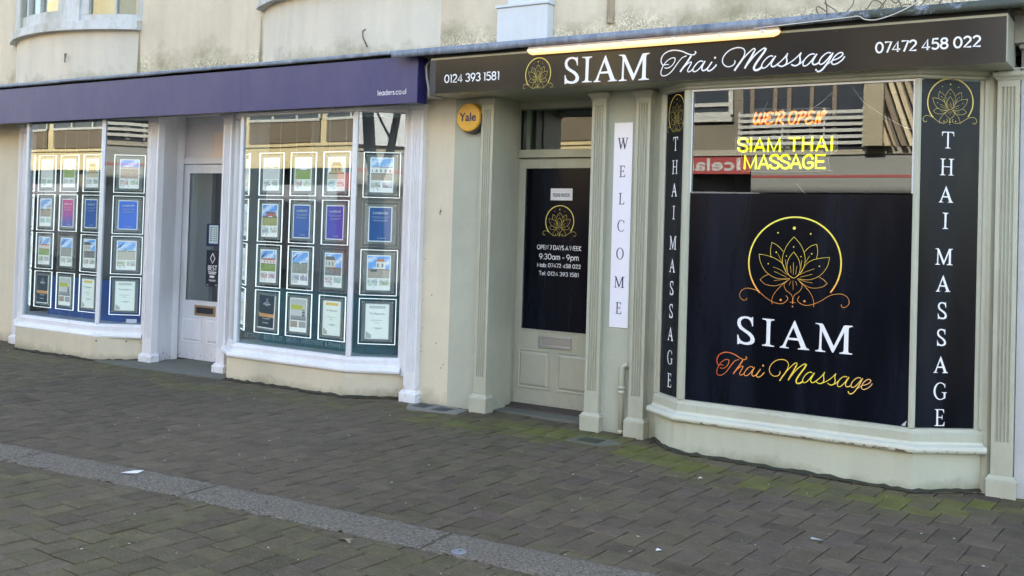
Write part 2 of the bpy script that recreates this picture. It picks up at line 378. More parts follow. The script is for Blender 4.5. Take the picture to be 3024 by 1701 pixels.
GL={"S":[[[-2.3278,0.8844],[-2.3327,0.9034],[-2.342,0.9203],[-2.3571,0.932],[-2.3778,0.9343],[-2.3965,0.9281],[-2.4084,0.9106],[-2.4064,0.8917],[-2.3951,0.8749],[-2.37,0.8588],[-2.34,0.8422],[-2.3189,0.8226],[-2.3086,0.7998],[-2.3114,0.7783],[-2.3272,0.7646],[-2.3516,0.7578],[-2.3772,0.7579],[-2.3981,0.7618],[-2.411,0.7645],[-2.4188,0.7586],[-2.4283,0.7573],[-2.4299,0.8216],[-2.423,0.8212],[-2.418,0.8025],[-2.4051,0.7845],[-2.3826,0.7746],[-2.3589,0.7742],[-2.341,0.7843],[-2.3365,0.7998],[-2.3432,0.8144],[-2.3618,0.83],[-2.3894,0.8468],[-2.4146,0.8624],[-2.428,0.8819],[-2.4326,0.904],[-2.4262,0.9269],[-2.4067,0.9426],[-2.3811,0.9478],[-2.3565,0.9468],[-2.3401,0.9418],[-2.3317,0.9409],[-2.3275,0.9465],[-2.3231,0.9468],[-2.3215,0.8849]]],"I":[[[-2.2587,0.943],[-2.1777,0.9418],[-2.1776,0.9348],[-2.1909,0.9324],[-2.2013,0.9274],[-2.2029,0.9142],[-2.2049,0.7827],[-2.2023,0.7726],[-2.1926,0.7688],[-2.1758,0.7674],[-2.1761,0.7609],[-2.2565,0.7618],[-2.2567,0.7679],[-2.2408,0.7712],[-2.2322,0.7766],[-2.2297,0.79],[-2.2291,0.9193],[-2.2322,0.9298],[-2.2425,0.9347],[-2.2585,0.9359]]],"A":[[[-2.0406,0.945],[-1.9659,0.7802],[-1.9597,0.7707],[-1.9443,0.7661],[-1.9442,0.7592],[-2.0174,0.7582],[-2.0175,0.7642],[-2.0036,0.7668],[-1.9991,0.7727],[-2.0031,0.7839],[-2.0164,0.8151],[-2.0844,0.8163],[-2.0976,0.778],[-2.0974,0.7687],[-2.0903,0.7661],[-2.0785,0.7657],[-2.0783,0.7592],[-2.1365,0.7597],[-2.1367,0.7662],[-2.1235,0.7711],[-2.1143,0.7835],[-2.0474,0.9375]],[[-2.0791,0.8297],[-2.0214,0.8308],[-2.0497,0.897]]],"M":[[[-1.9061,0.9389],[-1.865,0.9388],[-1.8549,0.9314],[-1.7872,0.7982],[-1.7276,0.932],[-1.7189,0.9372],[-1.6715,0.9382],[-1.6714,0.9319],[-1.6854,0.9281],[-1.6941,0.922],[-1.6957,0.912],[-1.6962,0.7769],[-1.6933,0.7673],[-1.6853,0.7635],[-1.6712,0.7621],[-1.671,0.7554],[-1.7504,0.7549],[-1.7505,0.7617],[-1.735,0.7644],[-1.7262,0.7706],[-1.7246,0.7789],[-1.7223,0.8941],[-1.7885,0.7587],[-1.7939,0.7568],[-1.7999,0.7631],[-1.8639,0.8919],[-1.8651,0.7845],[-1.8634,0.7701],[-1.8555,0.7644],[-1.8401,0.7631],[-1.8399,0.7567],[-1.9041,0.7564],[-1.9043,0.7628],[-1.8906,0.7658],[-1.883,0.7715],[-1.8805,0.7832],[-1.8772,0.9137],[-1.8821,0.927],[-1.8922,0.9322],[-1.906,0.933]]]}
SCR=[[0.004,[[-2.3663,0.6796],[-2.3602,0.6707],[-2.3697,0.6593],[-2.3855,0.6588],[-2.4095,0.6675],[-2.4398,0.6837],[-2.47,0.6929],[-2.5002,0.6959],[-2.5303,0.6893],[-2.5527,0.6748],[-2.5659,0.6543],[-2.5693,0.6308],[-2.5627,0.6122],[-2.5543,0.6034]]],[0.0031,[[-2.5468,0.5873],[-2.5351,0.5846],[-2.5175,0.5878],[-2.4977,0.6031],[-2.4857,0.6244],[-2.4837,0.6414],[-2.4914,0.6478],[-2.5089,0.6452],[-2.5298,0.6322],[-2.5485,0.6112],[-2.562,0.5858],[-2.5684,0.561],[-2.5644,0.5422],[-2.549,0.5356],[-2.5264,0.5427],[-2.5017,0.563],[-2.4799,0.5939],[-2.4582,0.6247],[-2.4388,0.6456],[-2.4141,0.6542]]],[0.0027,[[-2.5559,0.6042],[-2.5382,0.6073],[-2.5205,0.6067]]],[0.0063,[[-2.3868,0.653],[-2.4082,0.6176],[-2.4298,0.5869],[-2.4514,0.5551]]],[0.0036,[[-2.4408,0.5691],[-2.4176,0.5953],[-2.3981,0.61],[-2.3873,0.6139],[-2.3856,0.6056],[-2.3997,0.578],[-2.4068,0.5616],[-2.4005,0.5518],[-2.3844,0.5591],[-2.37,0.5763]]],[0.004,[[-2.3145,0.6102],[-2.3268,0.6161],[-2.3438,0.6097],[-2.363,0.5888],[-2.3747,0.5663],[-2.3709,0.5524],[-2.3547,0.5541],[-2.3331,0.5729],[-2.3118,0.6034]]],[0.0049,[[-2.3038,0.6146],[-2.3164,0.5888],[-2.3222,0.5669],[-2.3155,0.5548],[-2.3009,0.5582],[-2.2819,0.5757]]],[0.0049,[[-2.2632,0.6059],[-2.2796,0.5807],[-2.2898,0.5608],[-2.2827,0.5507],[-2.2668,0.5551],[-2.2502,0.5696],[-2.2362,0.5874]]],[0.0076,[[-2.2464,0.6301],[-2.2445,0.6293]]],[0.0036,[[-2.1337,0.6057],[-2.131,0.5934],[-2.141,0.5775],[-2.1613,0.5693],[-2.1829,0.5732],[-2.2002,0.5934],[-2.2023,0.6189],[-2.1895,0.6459],[-2.1662,0.6683],[-2.1379,0.6803],[-2.1095,0.683],[-2.0866,0.6745],[-2.0768,0.6569],[-2.08,0.6334],[-2.0934,0.6042]]],[0.0067,[[-2.0788,0.6265],[-2.0979,0.5968],[-2.1162,0.5693],[-2.1335,0.5419]]],[0.004,[[-2.1335,0.5429],[-2.107,0.5819],[-2.0796,0.6195],[-2.0499,0.6525],[-2.0292,0.6693],[-2.0198,0.6656],[-2.0241,0.6504],[-2.0375,0.6237]]],[0.0067,[[-2.0242,0.6527],[-2.042,0.6163],[-2.06,0.5844],[-2.0756,0.5518]]],[0.0045,[[-2.0756,0.5527],[-2.0507,0.59],[-2.019,0.6302],[-1.9871,0.6586],[-1.9642,0.671]]],[0.0076,[[-1.9595,0.6682],[-1.9683,0.6467],[-1.9884,0.6171],[-2.0108,0.5826],[-2.0228,0.5582],[-2.0215,0.5422],[-2.0097,0.5375],[-1.9936,0.5438],[-1.9777,0.5584]]],[0.004,[[-1.9191,0.6149],[-1.933,0.619],[-1.9512,0.6094],[-1.9715,0.5866],[-1.9815,0.5626],[-1.9775,0.5483],[-1.9613,0.55],[-1.941,0.5691],[-1.9166,0.6037]]],[0.0049,[[-1.9054,0.6172],[-1.9208,0.5896],[-1.9295,0.5681],[-1.9237,0.554],[-1.9086,0.5556],[-1.8884,0.5715]]],[0.0036,[[-1.8884,0.5715],[-1.8617,0.598],[-1.8397,0.6289]]],[0.0049,[[-1.8419,0.6273],[-1.8473,0.604],[-1.844,0.5816],[-1.8508,0.5618],[-1.8719,0.5513],[-1.8927,0.5605]]],[0.0036,[[-1.8561,0.5553],[-1.8182,0.5775],[-1.7895,0.6032],[-1.7685,0.627]]],[0.0049,[[-1.7698,0.6256],[-1.776,0.6046],[-1.7732,0.58],[-1.7795,0.5603],[-1.7995,0.55],[-1.8209,0.5591]]],[0.0031,[[-1.7861,0.5537],[-1.7684,0.5647],[-1.7531,0.5799]]],[0.004,[[-1.6983,0.6113],[-1.7116,0.6144],[-1.7292,0.6063],[-1.7488,0.5848],[-1.7581,0.5613],[-1.7546,0.5467],[-1.739,0.5484],[-1.7194,0.5668],[-1.6958,0.6007]]],[0.0049,[[-1.6864,0.6134],[-1.6999,0.5877],[-1.7083,0.5666],[-1.7036,0.5514],[-1.6881,0.5522],[-1.6707,0.5648]]],[0.004,[[-1.6135,0.612],[-1.6267,0.616],[-1.644,0.6079],[-1.6637,0.5871],[-1.6738,0.5636],[-1.6691,0.5506],[-1.6542,0.5532],[-1.6357,0.5713],[-1.6115,0.6038]]],[0.0054,[[-1.603,0.6136],[-1.6184,0.5785],[-1.6374,0.5452],[-1.6544,0.5209],[-1.6717,0.5082],[-1.685,0.5108],[-1.6905,0.5236]]],[0.0031,[[-1.6395,0.5427],[-1.6201,0.556],[-1.603,0.5721]]],[0.004,[[-1.6064,0.5686],[-1.5813,0.5758],[-1.56,0.5901],[-1.5525,0.6033],[-1.5605,0.6113],[-1.5755,0.6075],[-1.5947,0.5899],[-1.6072,0.5663],[-1.6078,0.5506],[-1.5959,0.5444],[-1.5743,0.553],[-1.5552,0.5684],[-1.5427,0.5875]]]]
LOT=[[0.0022,[[-2.0595,1.3914],[-2.0892,1.3516],[-2.102,1.3013],[-2.0923,1.2465],[-2.0582,1.2206],[-2.0228,1.2499],[-2.0146,1.2997],[-2.028,1.3486],[-2.0595,1.3914]]],[0.0022,[[-2.0554,1.2197],[-2.0979,1.2462],[-2.1284,1.3001],[-2.1331,1.3553],[-2.1079,1.4283],[-2.0602,1.4906]]],[0.0022,[[-2.0602,1.4906],[-2.0135,1.4371],[-1.9853,1.3668],[-1.9893,1.3009],[-2.0145,1.2503],[-2.0526,1.2198]]],[0.0022,[[-2.1295,1.3915],[-2.1642,1.4263],[-2.2074,1.4499]]],[0.0022,[[-2.2074,1.4499],[-2.2158,1.3966],[-2.2106,1.3493]]],[0.0022,[[-1.9893,1.3941],[-1.9528,1.431],[-1.9107,1.4477]]],[0.0022,[[-1.9107,1.4477],[-1.903,1.3974],[-1.9101,1.3508]]],[0.0022,[[-2.1036,1.2514],[-2.1332,1.3109],[-2.1849,1.3448],[-2.2424,1.362],[-2.2932,1.3684]]],[0.0022,[[-2.2932,1.3684],[-2.2814,1.3156],[-2.2454,1.2556],[-2.1875,1.2195],[-2.1307,1.2113],[-2.0832,1.2166]]],[0.0022,[[-2.0145,1.2503],[-1.9801,1.3095],[-1.9398,1.3414],[-1.8858,1.3573],[-1.8257,1.3652]]],[0.0022,[[-1.8257,1.3652],[-1.8388,1.3078],[-1.8779,1.2517],[-1.9369,1.2188],[-1.9916,1.2132],[-2.0304,1.2193]]],[0.0022,[[-2.2221,1.2372],[-2.2561,1.2216],[-2.2813,1.1978]]],[0.0022,[[-2.2813,1.1978],[-2.2433,1.1691],[-2.1804,1.1632],[-2.1244,1.184],[-2.0803,1.214]]],[0.0022,[[-1.8938,1.2373],[-1.861,1.22],[-1.8373,1.1953]]],[0.0022,[[-1.8373,1.1953],[-1.876,1.1704],[-1.9356,1.1627],[-1.9853,1.1806],[-2.0303,1.2139]]],[0.0022,[[-2.0995,1.1992],[-2.1185,1.1733],[-2.1065,1.1408],[-2.0723,1.1152],[-2.0578,1.0913]]],[0.0022,[[-2.0189,1.2035],[-1.999,1.1771],[-2.0119,1.1408],[-2.0445,1.1141],[-2.0578,1.0913]]],[0.0022,[[-2.1189,1.1871],[-2.1738,1.1258],[-2.1965,1.0799],[-2.1955,1.041]]],[0.0022,[[-2.002,1.1879],[-1.9514,1.1389],[-1.924,1.0861],[-1.9207,1.04]]],[0.0027,[[-2.3693,1.0719],[-2.3736,1.0587],[-2.397,1.0561],[-2.4181,1.0774],[-2.4159,1.1058],[-2.3872,1.1329],[-2.3406,1.1356],[-2.288,1.119],[-2.2411,1.0827],[-2.1891,1.0554],[-2.138,1.0476],[-2.1046,1.0636],[-2.0912,1.0865],[-2.1056,1.1038]]],[0.0027,[[-1.7465,1.0678],[-1.7371,1.0497],[-1.7109,1.0579],[-1.6958,1.0845],[-1.7085,1.1158],[-1.7416,1.1335],[-1.784,1.131],[-1.8264,1.1165],[-1.874,1.0838],[-1.9222,1.059],[-1.9712,1.0476],[-2.0099,1.0587],[-2.027,1.0795],[-2.0165,1.1032]]],[0.0049,[[-2.0579,1.0941],[-2.0586,1.0528]]],[0.0022,[[-2.0794,1.0624],[-2.0404,1.0611]]],[0.0016,[[-2.0796,1.2995],[-2.0729,1.253]]],[0.0016,[[-2.0595,1.3225],[-2.0587,1.2426]]],[0.0016,[[-2.0368,1.3015],[-2.0432,1.2434]]],[0.0016,[[-2.1948,1.2876],[-2.1434,1.2689],[-2.1033,1.2404]]],[0.0016,[[-2.1885,1.2595],[-2.1029,1.2238]]],[0.0016,[[-1.9222,1.2876],[-1.9763,1.2659],[-2.0144,1.2449]]],[0.0016,[[-1.9349,1.2516],[-2.014,1.2284]]],[0.0016,[[-2.1869,1.1973],[-2.0915,1.2134]]],[0.0016,[[-1.9309,1.1956],[-1.9748,1.2004],[-2.0192,1.2144]]],[0.0016,[[-2.0606,1.204],[-2.0574,1.1436]]],[0.0016,[[-2.0744,1.2005],[-2.0849,1.1724]]],[0.0016,[[-2.0438,1.2021],[-2.0321,1.1753]]],[0.0016,[[-2.1658,1.3762],[-2.1333,1.3165]]],[0.0016,[[-1.9542,1.3708],[-1.9832,1.3231]]],[0.0016,[[-2.1142,1.3395],[-2.1041,1.2735]]],[0.0016,[[-2.0057,1.3413],[-2.0098,1.2835]]]]
CIR=[[-2.2824,1.1121],[-2.3046,1.1386],[-2.3235,1.1676],[-2.3388,1.1986],[-2.3504,1.2313],[-2.3581,1.2653],[-2.3617,1.2999],[-2.3611,1.3349],[-2.3565,1.3696],[-2.3478,1.4036],[-2.3352,1.4365],[-2.3189,1.4677],[-2.2991,1.4969],[-2.2761,1.5237],[-2.2502,1.5478],[-2.2218,1.5687],[-2.1913,1.5863],[-2.1591,1.6003],[-2.1256,1.6107],[-2.0913,1.6172],[-2.0567,1.6198],[-2.0222,1.6186],[-1.9882,1.6135],[-1.9552,1.6047],[-1.9235,1.5923],[-1.8936,1.5765],[-1.8659,1.5575],[-1.8405,1.5356],[-1.818,1.511],[-1.7984,1.4841],[-1.782,1.4552],[-1.7691,1.4247],[-1.7596,1.3929],[-1.7539,1.3602],[-1.7518,1.3271],[-1.7535,1.2938],[-1.7589,1.2609],[-1.768,1.2286],[-1.7806,1.1974],[-1.7966,1.1677],[-1.8159,1.1399]]
DOTS=[[[-2.0594,1.5475],0.0104],[[-2.1675,1.5141],0.0052],[[-1.9509,1.5131],0.0052],[[-2.0603,1.4244],0.0042],[[-2.1762,1.3852],0.0047],[[-1.9419,1.3839],0.0047],[[-2.1075,1.363],0.0033],[[-2.0117,1.363],0.0033],[[-2.2284,1.3067],0.0042],[[-1.89,1.3054],0.0042],[[-2.1386,1.0725],0.0071],[[-1.9817,1.0742],0.0071],[[-2.0592,1.0346],0.0042]]
NEO=[[[-2.375,2.3292],[-2.391,2.2793],[-2.3855,2.2551],[-2.3731,2.2548],[-2.3543,2.2877],[-2.3429,2.3233]],[[-2.3429,2.3233],[-2.3542,2.283],[-2.3501,2.2565],[-2.3339,2.2584],[-2.3201,2.2914],[-2.3136,2.327]],[[-2.2575,2.3203],[-2.2771,2.3281],[-2.2939,2.3192],[-2.2949,2.3011],[-2.2738,2.2923],[-2.2956,2.2897],[-2.3098,2.272],[-2.3059,2.2538],[-2.2849,2.2512],[-2.261,2.2634]],[[-2.2336,2.329],[-2.2371,2.3149]],[[-2.2117,2.3187],[-2.2229,2.2859],[-2.2365,2.2498]],[[-2.2332,2.3147],[-2.2048,2.3318],[-2.1806,2.3224],[-2.1824,2.2988],[-2.2132,2.2833]],[[-2.2132,2.2833],[-2.2005,2.2568],[-2.1835,2.2469]],[[-2.1141,2.3285],[-2.1352,2.3184],[-2.1473,2.2859],[-2.1446,2.2552],[-2.1273,2.2462],[-2.1079,2.2658],[-2.096,2.303],[-2.1023,2.3267],[-2.1141,2.3285]],[[-2.062,2.3159],[-2.0753,2.2836],[-2.0885,2.2465]],[[-2.0808,2.3156],[-2.0552,2.3264],[-2.0339,2.3196],[-2.0381,2.2964],[-2.0706,2.2834]],[[-1.9781,2.319],[-1.9968,2.3253],[-2.0128,2.3142],[-2.0137,2.2932],[-1.9958,2.2857],[-2.019,2.2808],[-2.0335,2.2635],[-2.0275,2.2461],[-2.0088,2.2455],[-1.9882,2.2575]],[[-1.9717,2.2454],[-1.9587,2.2844],[-1.9481,2.3212],[-1.944,2.2469],[-1.9313,2.2928],[-1.9227,2.318],[-1.9068,2.3235],[-1.9019,2.3126],[-1.9177,2.3007]]]
YEL=[[[-2.4293,2.1288],[-2.4388,2.1483],[-2.4649,2.157],[-2.4907,2.147],[-2.4942,2.1253],[-2.4687,2.1103],[-2.4395,2.0987],[-2.432,2.0808],[-2.4501,2.0661],[-2.4801,2.0685],[-2.4972,2.0881]],[[-2.4062,2.1548],[-2.4069,2.0674]],[[-2.3807,2.067],[-2.345,2.1535],[-2.3119,2.066]],[[-2.369,2.0917],[-2.3248,2.091]],[[-2.2861,2.0666],[-2.2849,2.1513],[-2.2454,2.066],[-2.2052,2.1514],[-2.2054,2.0654]],[[-2.143,2.1501],[-2.0721,2.15]],[[-2.1074,2.1493],[-2.1087,2.0663]],[[-2.0477,2.1518],[-2.0489,2.0654]],[[-1.9881,2.1528],[-1.9897,2.0659]],[[-2.0477,2.1121],[-1.9893,2.1087]],[[-1.9582,2.0654],[-1.9258,2.1538],[-1.8903,2.0653]],[[-1.945,2.0916],[-1.9014,2.0909]],[[-1.8585,2.1523],[-1.8597,2.0649]],[[-2.447,1.9486],[-2.4468,2.0362],[-2.4064,1.9508],[-2.3676,2.0362],[-2.3688,1.9481]],[[-2.3481,1.948],[-2.3137,2.0384],[-2.2822,1.9486]],[[-2.3341,1.9766],[-2.2902,1.9762]],[[-2.2089,2.0111],[-2.219,2.0315],[-2.2432,2.0365],[-2.2647,2.0259],[-2.2642,2.0055],[-2.2397,1.9924],[-2.2144,1.9804],[-2.2101,1.9624],[-2.229,1.9483],[-2.2556,1.9523],[-2.2707,1.9713]],[[-2.1372,2.0103],[-2.1472,2.0306],[-2.1712,2.0356],[-2.1924,2.025],[-2.192,2.0047],[-2.1677,1.9918],[-2.1427,1.9798],[-2.1384,1.9619],[-2.1571,1.9479],[-2.1835,1.9518],[-2.1983,1.9708]],[[-2.1272,1.9491],[-2.0939,2.038],[-2.0602,1.9487]],[[-2.1127,1.9772],[-2.0726,1.9769]],[[-1.9824,2.011],[-1.9921,2.0297],[-2.0131,2.0337],[-2.0384,2.0162],[-2.0448,1.9883],[-2.037,1.9593],[-2.0134,1.9471],[-1.9858,1.9562],[-1.9818,1.9831],[-2.012,1.9834]],[[-1.9023,2.0332],[-1.9598,2.033],[-1.9601,1.9482],[-1.9004,1.9478]],[[-1.9588,1.9922],[-1.9105,1.9917]]]
PL1=[[-2.3854,2.3488],[-2.361,2.3575],[-2.1812,2.346],[-2.0627,2.3487],[-1.9004,2.3463],[-1.8795,2.3303],[-1.8775,2.3049],[-1.8987,2.2732],[-1.9162,2.2368],[-1.9297,2.2256],[-2.0599,2.2292],[-2.1877,2.221],[-2.3726,2.2332],[-2.4026,2.246],[-2.4082,2.275],[-2.3972,2.3276]]
PL2=[[-2.4952,2.1664],[-2.2247,2.1651],[-2.1291,2.1653],[-1.8507,2.1659],[-1.8278,2.1562],[-1.8259,2.0735],[-1.8391,2.0554],[-1.8705,2.0374],[-1.8833,2.0007],[-1.8756,1.9638],[-1.8795,1.9362],[-1.8999,1.9294],[-2.4641,1.9318],[-2.4718,2.0356],[-2.5128,2.0699],[-2.5194,2.1282]]
# ---------------------------------------------------------------- round monoline sans (cap height 1): strokes + advance
def _a(cx,cy,rx,ry,a0,a1,n=14): return [(cx+rx*math.cos(R(a0+(a1-a0)*i/n)),cy+ry*math.sin(R(a0+(a1-a0)*i/n))) for i in range(n+1)]
X_=.70
MF={
'0':([_a(.33,.5,.28,.45,90,450,24)],.74),'1':([[(.04,.93),(.20,.93),(.20,.0)]],.36),
'2':([_a(.30,.69,.25,.26,165,-25,12)+[(.06,.05),(.60,.05)]],.70),'3':([_a(.29,.72,.23,.23,160,-80,12),_a(.30,.28,.26,.23,90,-160,13)],.68),
'4':([[(.46,0),(.46,.93),(.04,.24),(.66,.24)]],.74),'5':([[(.56,.95),(.15,.95),(.11,.52)]+_a(.31,.33,.27,.28,135,-150,14)],.70),
'7':([[(.03,.95),(.56,.95),(.22,0)]],.62),'8':([_a(.31,.74,.22,.21,90,450,18),_a(.31,.28,.26,.235,90,450,20)],.72),'9':([_a(.31,.66,.26,.28,0,360,20),[(.57,.66),(.50,.38),(.24,0)]],.70),
'O':([_a(.46,.5,.41,.46,0,360,26)],1.0),'P':([[(.09,0),(.09,.95),(.32,.95)]+_a(.32,.70,.24,.25,90,-90,10)+[(.09,.45)]],.68),'E':([[(.58,.95),(.09,.95),(.09,.05),(.58,.05)],[(.09,.51),(.52,.51)]],.68),
'N':([[(.09,0),(.09,.93),(.66,.07),(.66,1)]],.84),'D':([[(.09,.05),(.09,.95),(.32,.95)]+_a(.32,.5,.40,.45,90,-90,14)+[(.09,.05)]],.84),'A':([[(.02,0),(.38,.95),(.74,0)],[(.15,.30),(.61,.30)]],.80),
'Y':([[(.02,1),(.33,.48),(.64,1)],[(.33,.48),(.33,0)]],.70),'S':([_a(.32,.71,.23,.24,35,270,12)+_a(.32,.26,.25,.21,90,-150,12)],.70),'W':([[(.02,1),(.27,.05),(.52,.93),(.77,.05),(1.02,1)]],1.08),'K':([[(.09,0),(.09,1)],[(.60,1),(.10,.48),(.62,0)]],.70),
'M':([[(.09,0),(.09,.93),(.46,.28),(.83,.93),(.83,0)]],.98),'T':([[(.02,.95),(.62,.95)],[(.32,.95),(.32,0)]],.68),'L':([[(.09,1),(.09,.05),(.54,.05)]],.60),'B':([[(.09,.05),(.09,.95),(.32,.95)]+_a(.32,.735,.20,.215,90,-90,8)+[(.09,.52),(.32,.52)]+_a(.34,.285,.23,.235,90,-90,8)+[(.09,.05)]],.68),'I':([[(.1,0),(.1,1)]],.26),
'a':([_a(.28,.34,.24,.30,0,360,18),[(.53,.68),(.53,0)]],.66),'m':([[(.08,0),(.08,.68)],_a(.25,.45,.17,.20,180,0,8)+[(.42,0)],_a(.59,.45,.17,.20,180,0,8)+[(.76,0)]],.90),'p':([[(.08,.68),(.08,-.28)],_a(.33,.34,.24,.30,0,360,18)],.66),
'o':([_a(.32,.34,.27,.31,0,360,18)],.68),'b':([[(.08,1),(.08,0)],_a(.33,.34,.24,.30,0,360,18)],.66),'e':([[(.08,.36),(.56,.36)]+_a(.32,.34,.25,.30,5,315,16)],.66),'l':([[(.08,1),(.08,0)]],.22),'d':([_a(.28,.34,.24,.30,0,360,18),[(.53,1),(.53,0)]],.66),
'r':([[(.08,0),(.08,.68)],_a(.30,.42,.22,.22,180,95,6)],.38),'s':([_a(.24,.49,.17,.155,30,270,9)+_a(.24,.185,.18,.15,90,-150,9)],.50),'c':([_a(.32,.34,.27,.31,45,315,16)],.60),'u':([[(.08,.68),(.08,.28)]+_a(.28,.26,.20,.22,180,360,8)+[(.48,.68)]],.60),'n':([[(.08,0),(.08,.68)],_a(.28,.42,.20,.23,180,0,8)+[(.48,0)]],.60),
':':([[(.09,.0),(.09,.09)],[(.09,.50),(.09,.59)]],.22),'.':([[(.08,0),(.08,.09)]],.20),'-':([[(.05,.36),(.36,.36)]],.44),'!':([[(.08,1),(.08,.28)],[(.08,0),(.08,.09)]],.22),' ':([],.30)}
def mono(mb,pl,s,x0,x1,z0,z1,off=.0015,wt=.13):
    """z0..z1: baseline to cap height"""
    tot=sum(MF[c][1] for c in s)-.08; h=z1-z0; k=(x1-x0)/tot; x=x0
    for c in s:
        for st in MF[c][0]: ribbon(mb,pl,[(x+p[0]*k,z0+p[1]*h) for p in st],wt*h*(.5+.5*min(1,k/h)),off,False)
        x+=MF[c][1]*k
# ---------------------------------------------------------------- serif capitals (unit height)
def _arc(cx,cy,rx,ry,a0,a1,n): return [(cx+rx*math.cos(R(a0+(a1-a0)*i/n)),cy+ry*math.sin(R(a0+(a1-a0)*i/n))) for i in range(n+1)]
def _nrm(lps):
    h=.1865; x0=min(p[0] for p in lps[0]); return [[((x-x0)/h,(z-.7575)/h) for x,z in lp] for lp in lps]
G={k:_nrm(v) for k,v in GL.items()}
G['T']=[[(0,1),(.86,1),(.88,.74),(.845,.74),(.80,.90),(.70,.945),(.50,.95),(.50,.09),(.53,.045),(.64,.03),(.64,0),(.24,0),(.24,.03),(.35,.045),(.38,.09),(.38,.95),(.18,.945),(.08,.90),(.035,.74),(0,.74)]]
G['H']=[[(0,1),(.39,1),(.39,.97),(.29,.955),(.26,.91),(.26,.54),(.74,.54),(.74,.91),(.71,.955),(.61,.97),(.61,1),(1,1),(1,.97),(.90,.955),(.87,.91),(.87,.09),(.90,.045),(1,.03),(1,0),(.61,0),(.61,.03),(.71,.045),(.74,.09),(.74,.49),(.26,.49),(.26,.09),(.29,.045),(.39,.03),(.39,0),(0,0),(0,.03),(.10,.045),(.13,.09),(.13,.91),(.10,.955),(0,.97)]]
G['E']=[[(0,1),(.66,1),(.68,.78),(.645,.78),(.60,.91),(.50,.95),(.26,.95),(.26,.54),(.46,.54),(.52,.57),(.54,.65),(.57,.65),(.57,.39),(.54,.39),(.52,.46),(.46,.49),(.26,.49),(.26,.05),(.52,.05),(.63,.09),(.69,.24),(.73,.24),(.70,0),(0,0),(0,.03),(.10,.045),(.13,.09),(.13,.91),(.10,.955),(0,.97)]]
G['L']=[[(0,1),(.40,1),(.40,.97),(.29,.955),(.26,.91),(.26,.05),(.50,.05),(.61,.09),(.67,.26),(.71,.26),(.68,0),(0,0),(0,.03),(.10,.045),(.13,.09),(.13,.91),(.10,.955),(0,.97)]]
G['O']=[_arc(.46,.5,.46,.52,0,345,23),_arc(.46,.5,.32,.47,0,345,23)]
G['C']=[_arc(.48,.5,.48,.52,42,318,22)+[(.84,.20)]+_arc(.50,.5,.36,.47,-48,-312,20)[0:]+[(.80,.70),(.835,.70),(.835,.95),(.80,.95)]]
G['G']=[_arc(.48,.5,.48,.52,42,300,20)+[(.86,.08),(.86,.34),(.88,.39),(.95,.41),(.95,.44),(.60,.44),(.60,.41),(.70,.39),(.73,.34),(.73,.10)]+_arc(.50,.5,.36,.47,-62,-312,18)+[(.80,.70),(.835,.70),(.835,.95),(.80,.95)]]
G['W']=[[(0,1),(.36,1),(.36,.97),(.27,.955),(.25,.93),(.44,.30),(.62,.80),(.58,.93),(.54,.96),(.47,.97),(.47,1),(.86,1),(.86,.97),(.77,.955),(.75,.92),(.95,.30),(1.13,.90),(1.11,.955),(1.02,.97),(1.02,1),(1.33,1),(1.33,.97),(1.26,.95),(1.22,.90),(.93,-.02),(.87,-.02),(.66,.66),(.43,-.02),(.37,-.02),(.10,.92),(.07,.955),(0,.97)]]
def glyph(mb,pl,ch,cx,z0,h,wide=1.0,off=.0012,thin=0):
    lps=G[ch]; wd=max(p[0] for p in lps[0])
    filled(mb,pl,lps,off,lambda p:(cx+(p[0]-wd/2)*h*wide,z0+p[1]*h))
def lotus(mbs,pl,cx,cz,sx,sz,off=.0012,wk=1.0):
    """cx,cz: centre of the ring; scale against the big window print (ring radius .305)"""
    f=lambda p:(cx+(p[0]+2.0567)*sx,cz+(p[1]-1.3675)*sz)
    s=(sx+sz)/2
    for w_,p in LOT: ribbon(mbs,pl,[f(q) for q in p],max(w_*s*wk,.0011),off)
    ribbon(mbs,pl,[f(q) for q in CIR],.0098*s*wk,off+.0004,False)
    for q,r in DOTS: disc(mbs,pl,f(q),r*s,off+.0006)
def script(mb,pl,x0,x1,z0,z1,off=.0012,wk=1.0):
    a0,a1,b0,b1=-2.5693,-1.5427,.5082,.6959+.0
    def f(p):
        xx=(p[0]-a0)/(a1-a0); bb=p[1]
        return (x0+xx*(x1-x0), z0+(bb-b0)/(b1-b0)*(z1-z0))
    k=(x1-x0)/(a1-a0)
    for w_,p in SCR:
        if len(p)==2 and w_>.007 and abs(p[0][0]-p[1][0])<.003: disc(mb,pl,f(p[0]),.0058*k,off+.0003)
        else: ribbon(mb,pl,[f(q) for q in p],(w_*1.12+.0006)*k*wk,off)
# ================================================================ GROUND
def gz(x): 
    t=min(1,max(0,(x+4.6)/3.8)); return -.045*t
KA=Vector((-6.351,-3.007)); KD=(Vector((-1.708,-2.605))-KA).normalized(); KN=Vector((KD.y,-KD.x))
def kerbcoord(x,y): d=Vector((x,y))-KA; return d.dot(KD),d.dot(KN)   # along, towards the street
KW=.305
g=MB()
xs=[-60,-30,-14,-11,-8,-6,-4.6,-3.6,-2.6,-1.6,-.8,2,8,30,60]; ys=[-60,-16,-8,-5,-2,0,1.5]
for i in range(len(xs)-1):
    for j in range(len(ys)-1):
        g.face([(xs[i],ys[j],gz(xs[i])-.022),(xs[i+1],ys[j],gz(xs[i+1])-.022),(xs[i+1],ys[j+1],gz(xs[i+1])-.022),(xs[i],ys[j+1],gz(xs[i])-.022)])
tag(g.build('ground',M['ground']),kind='structure')
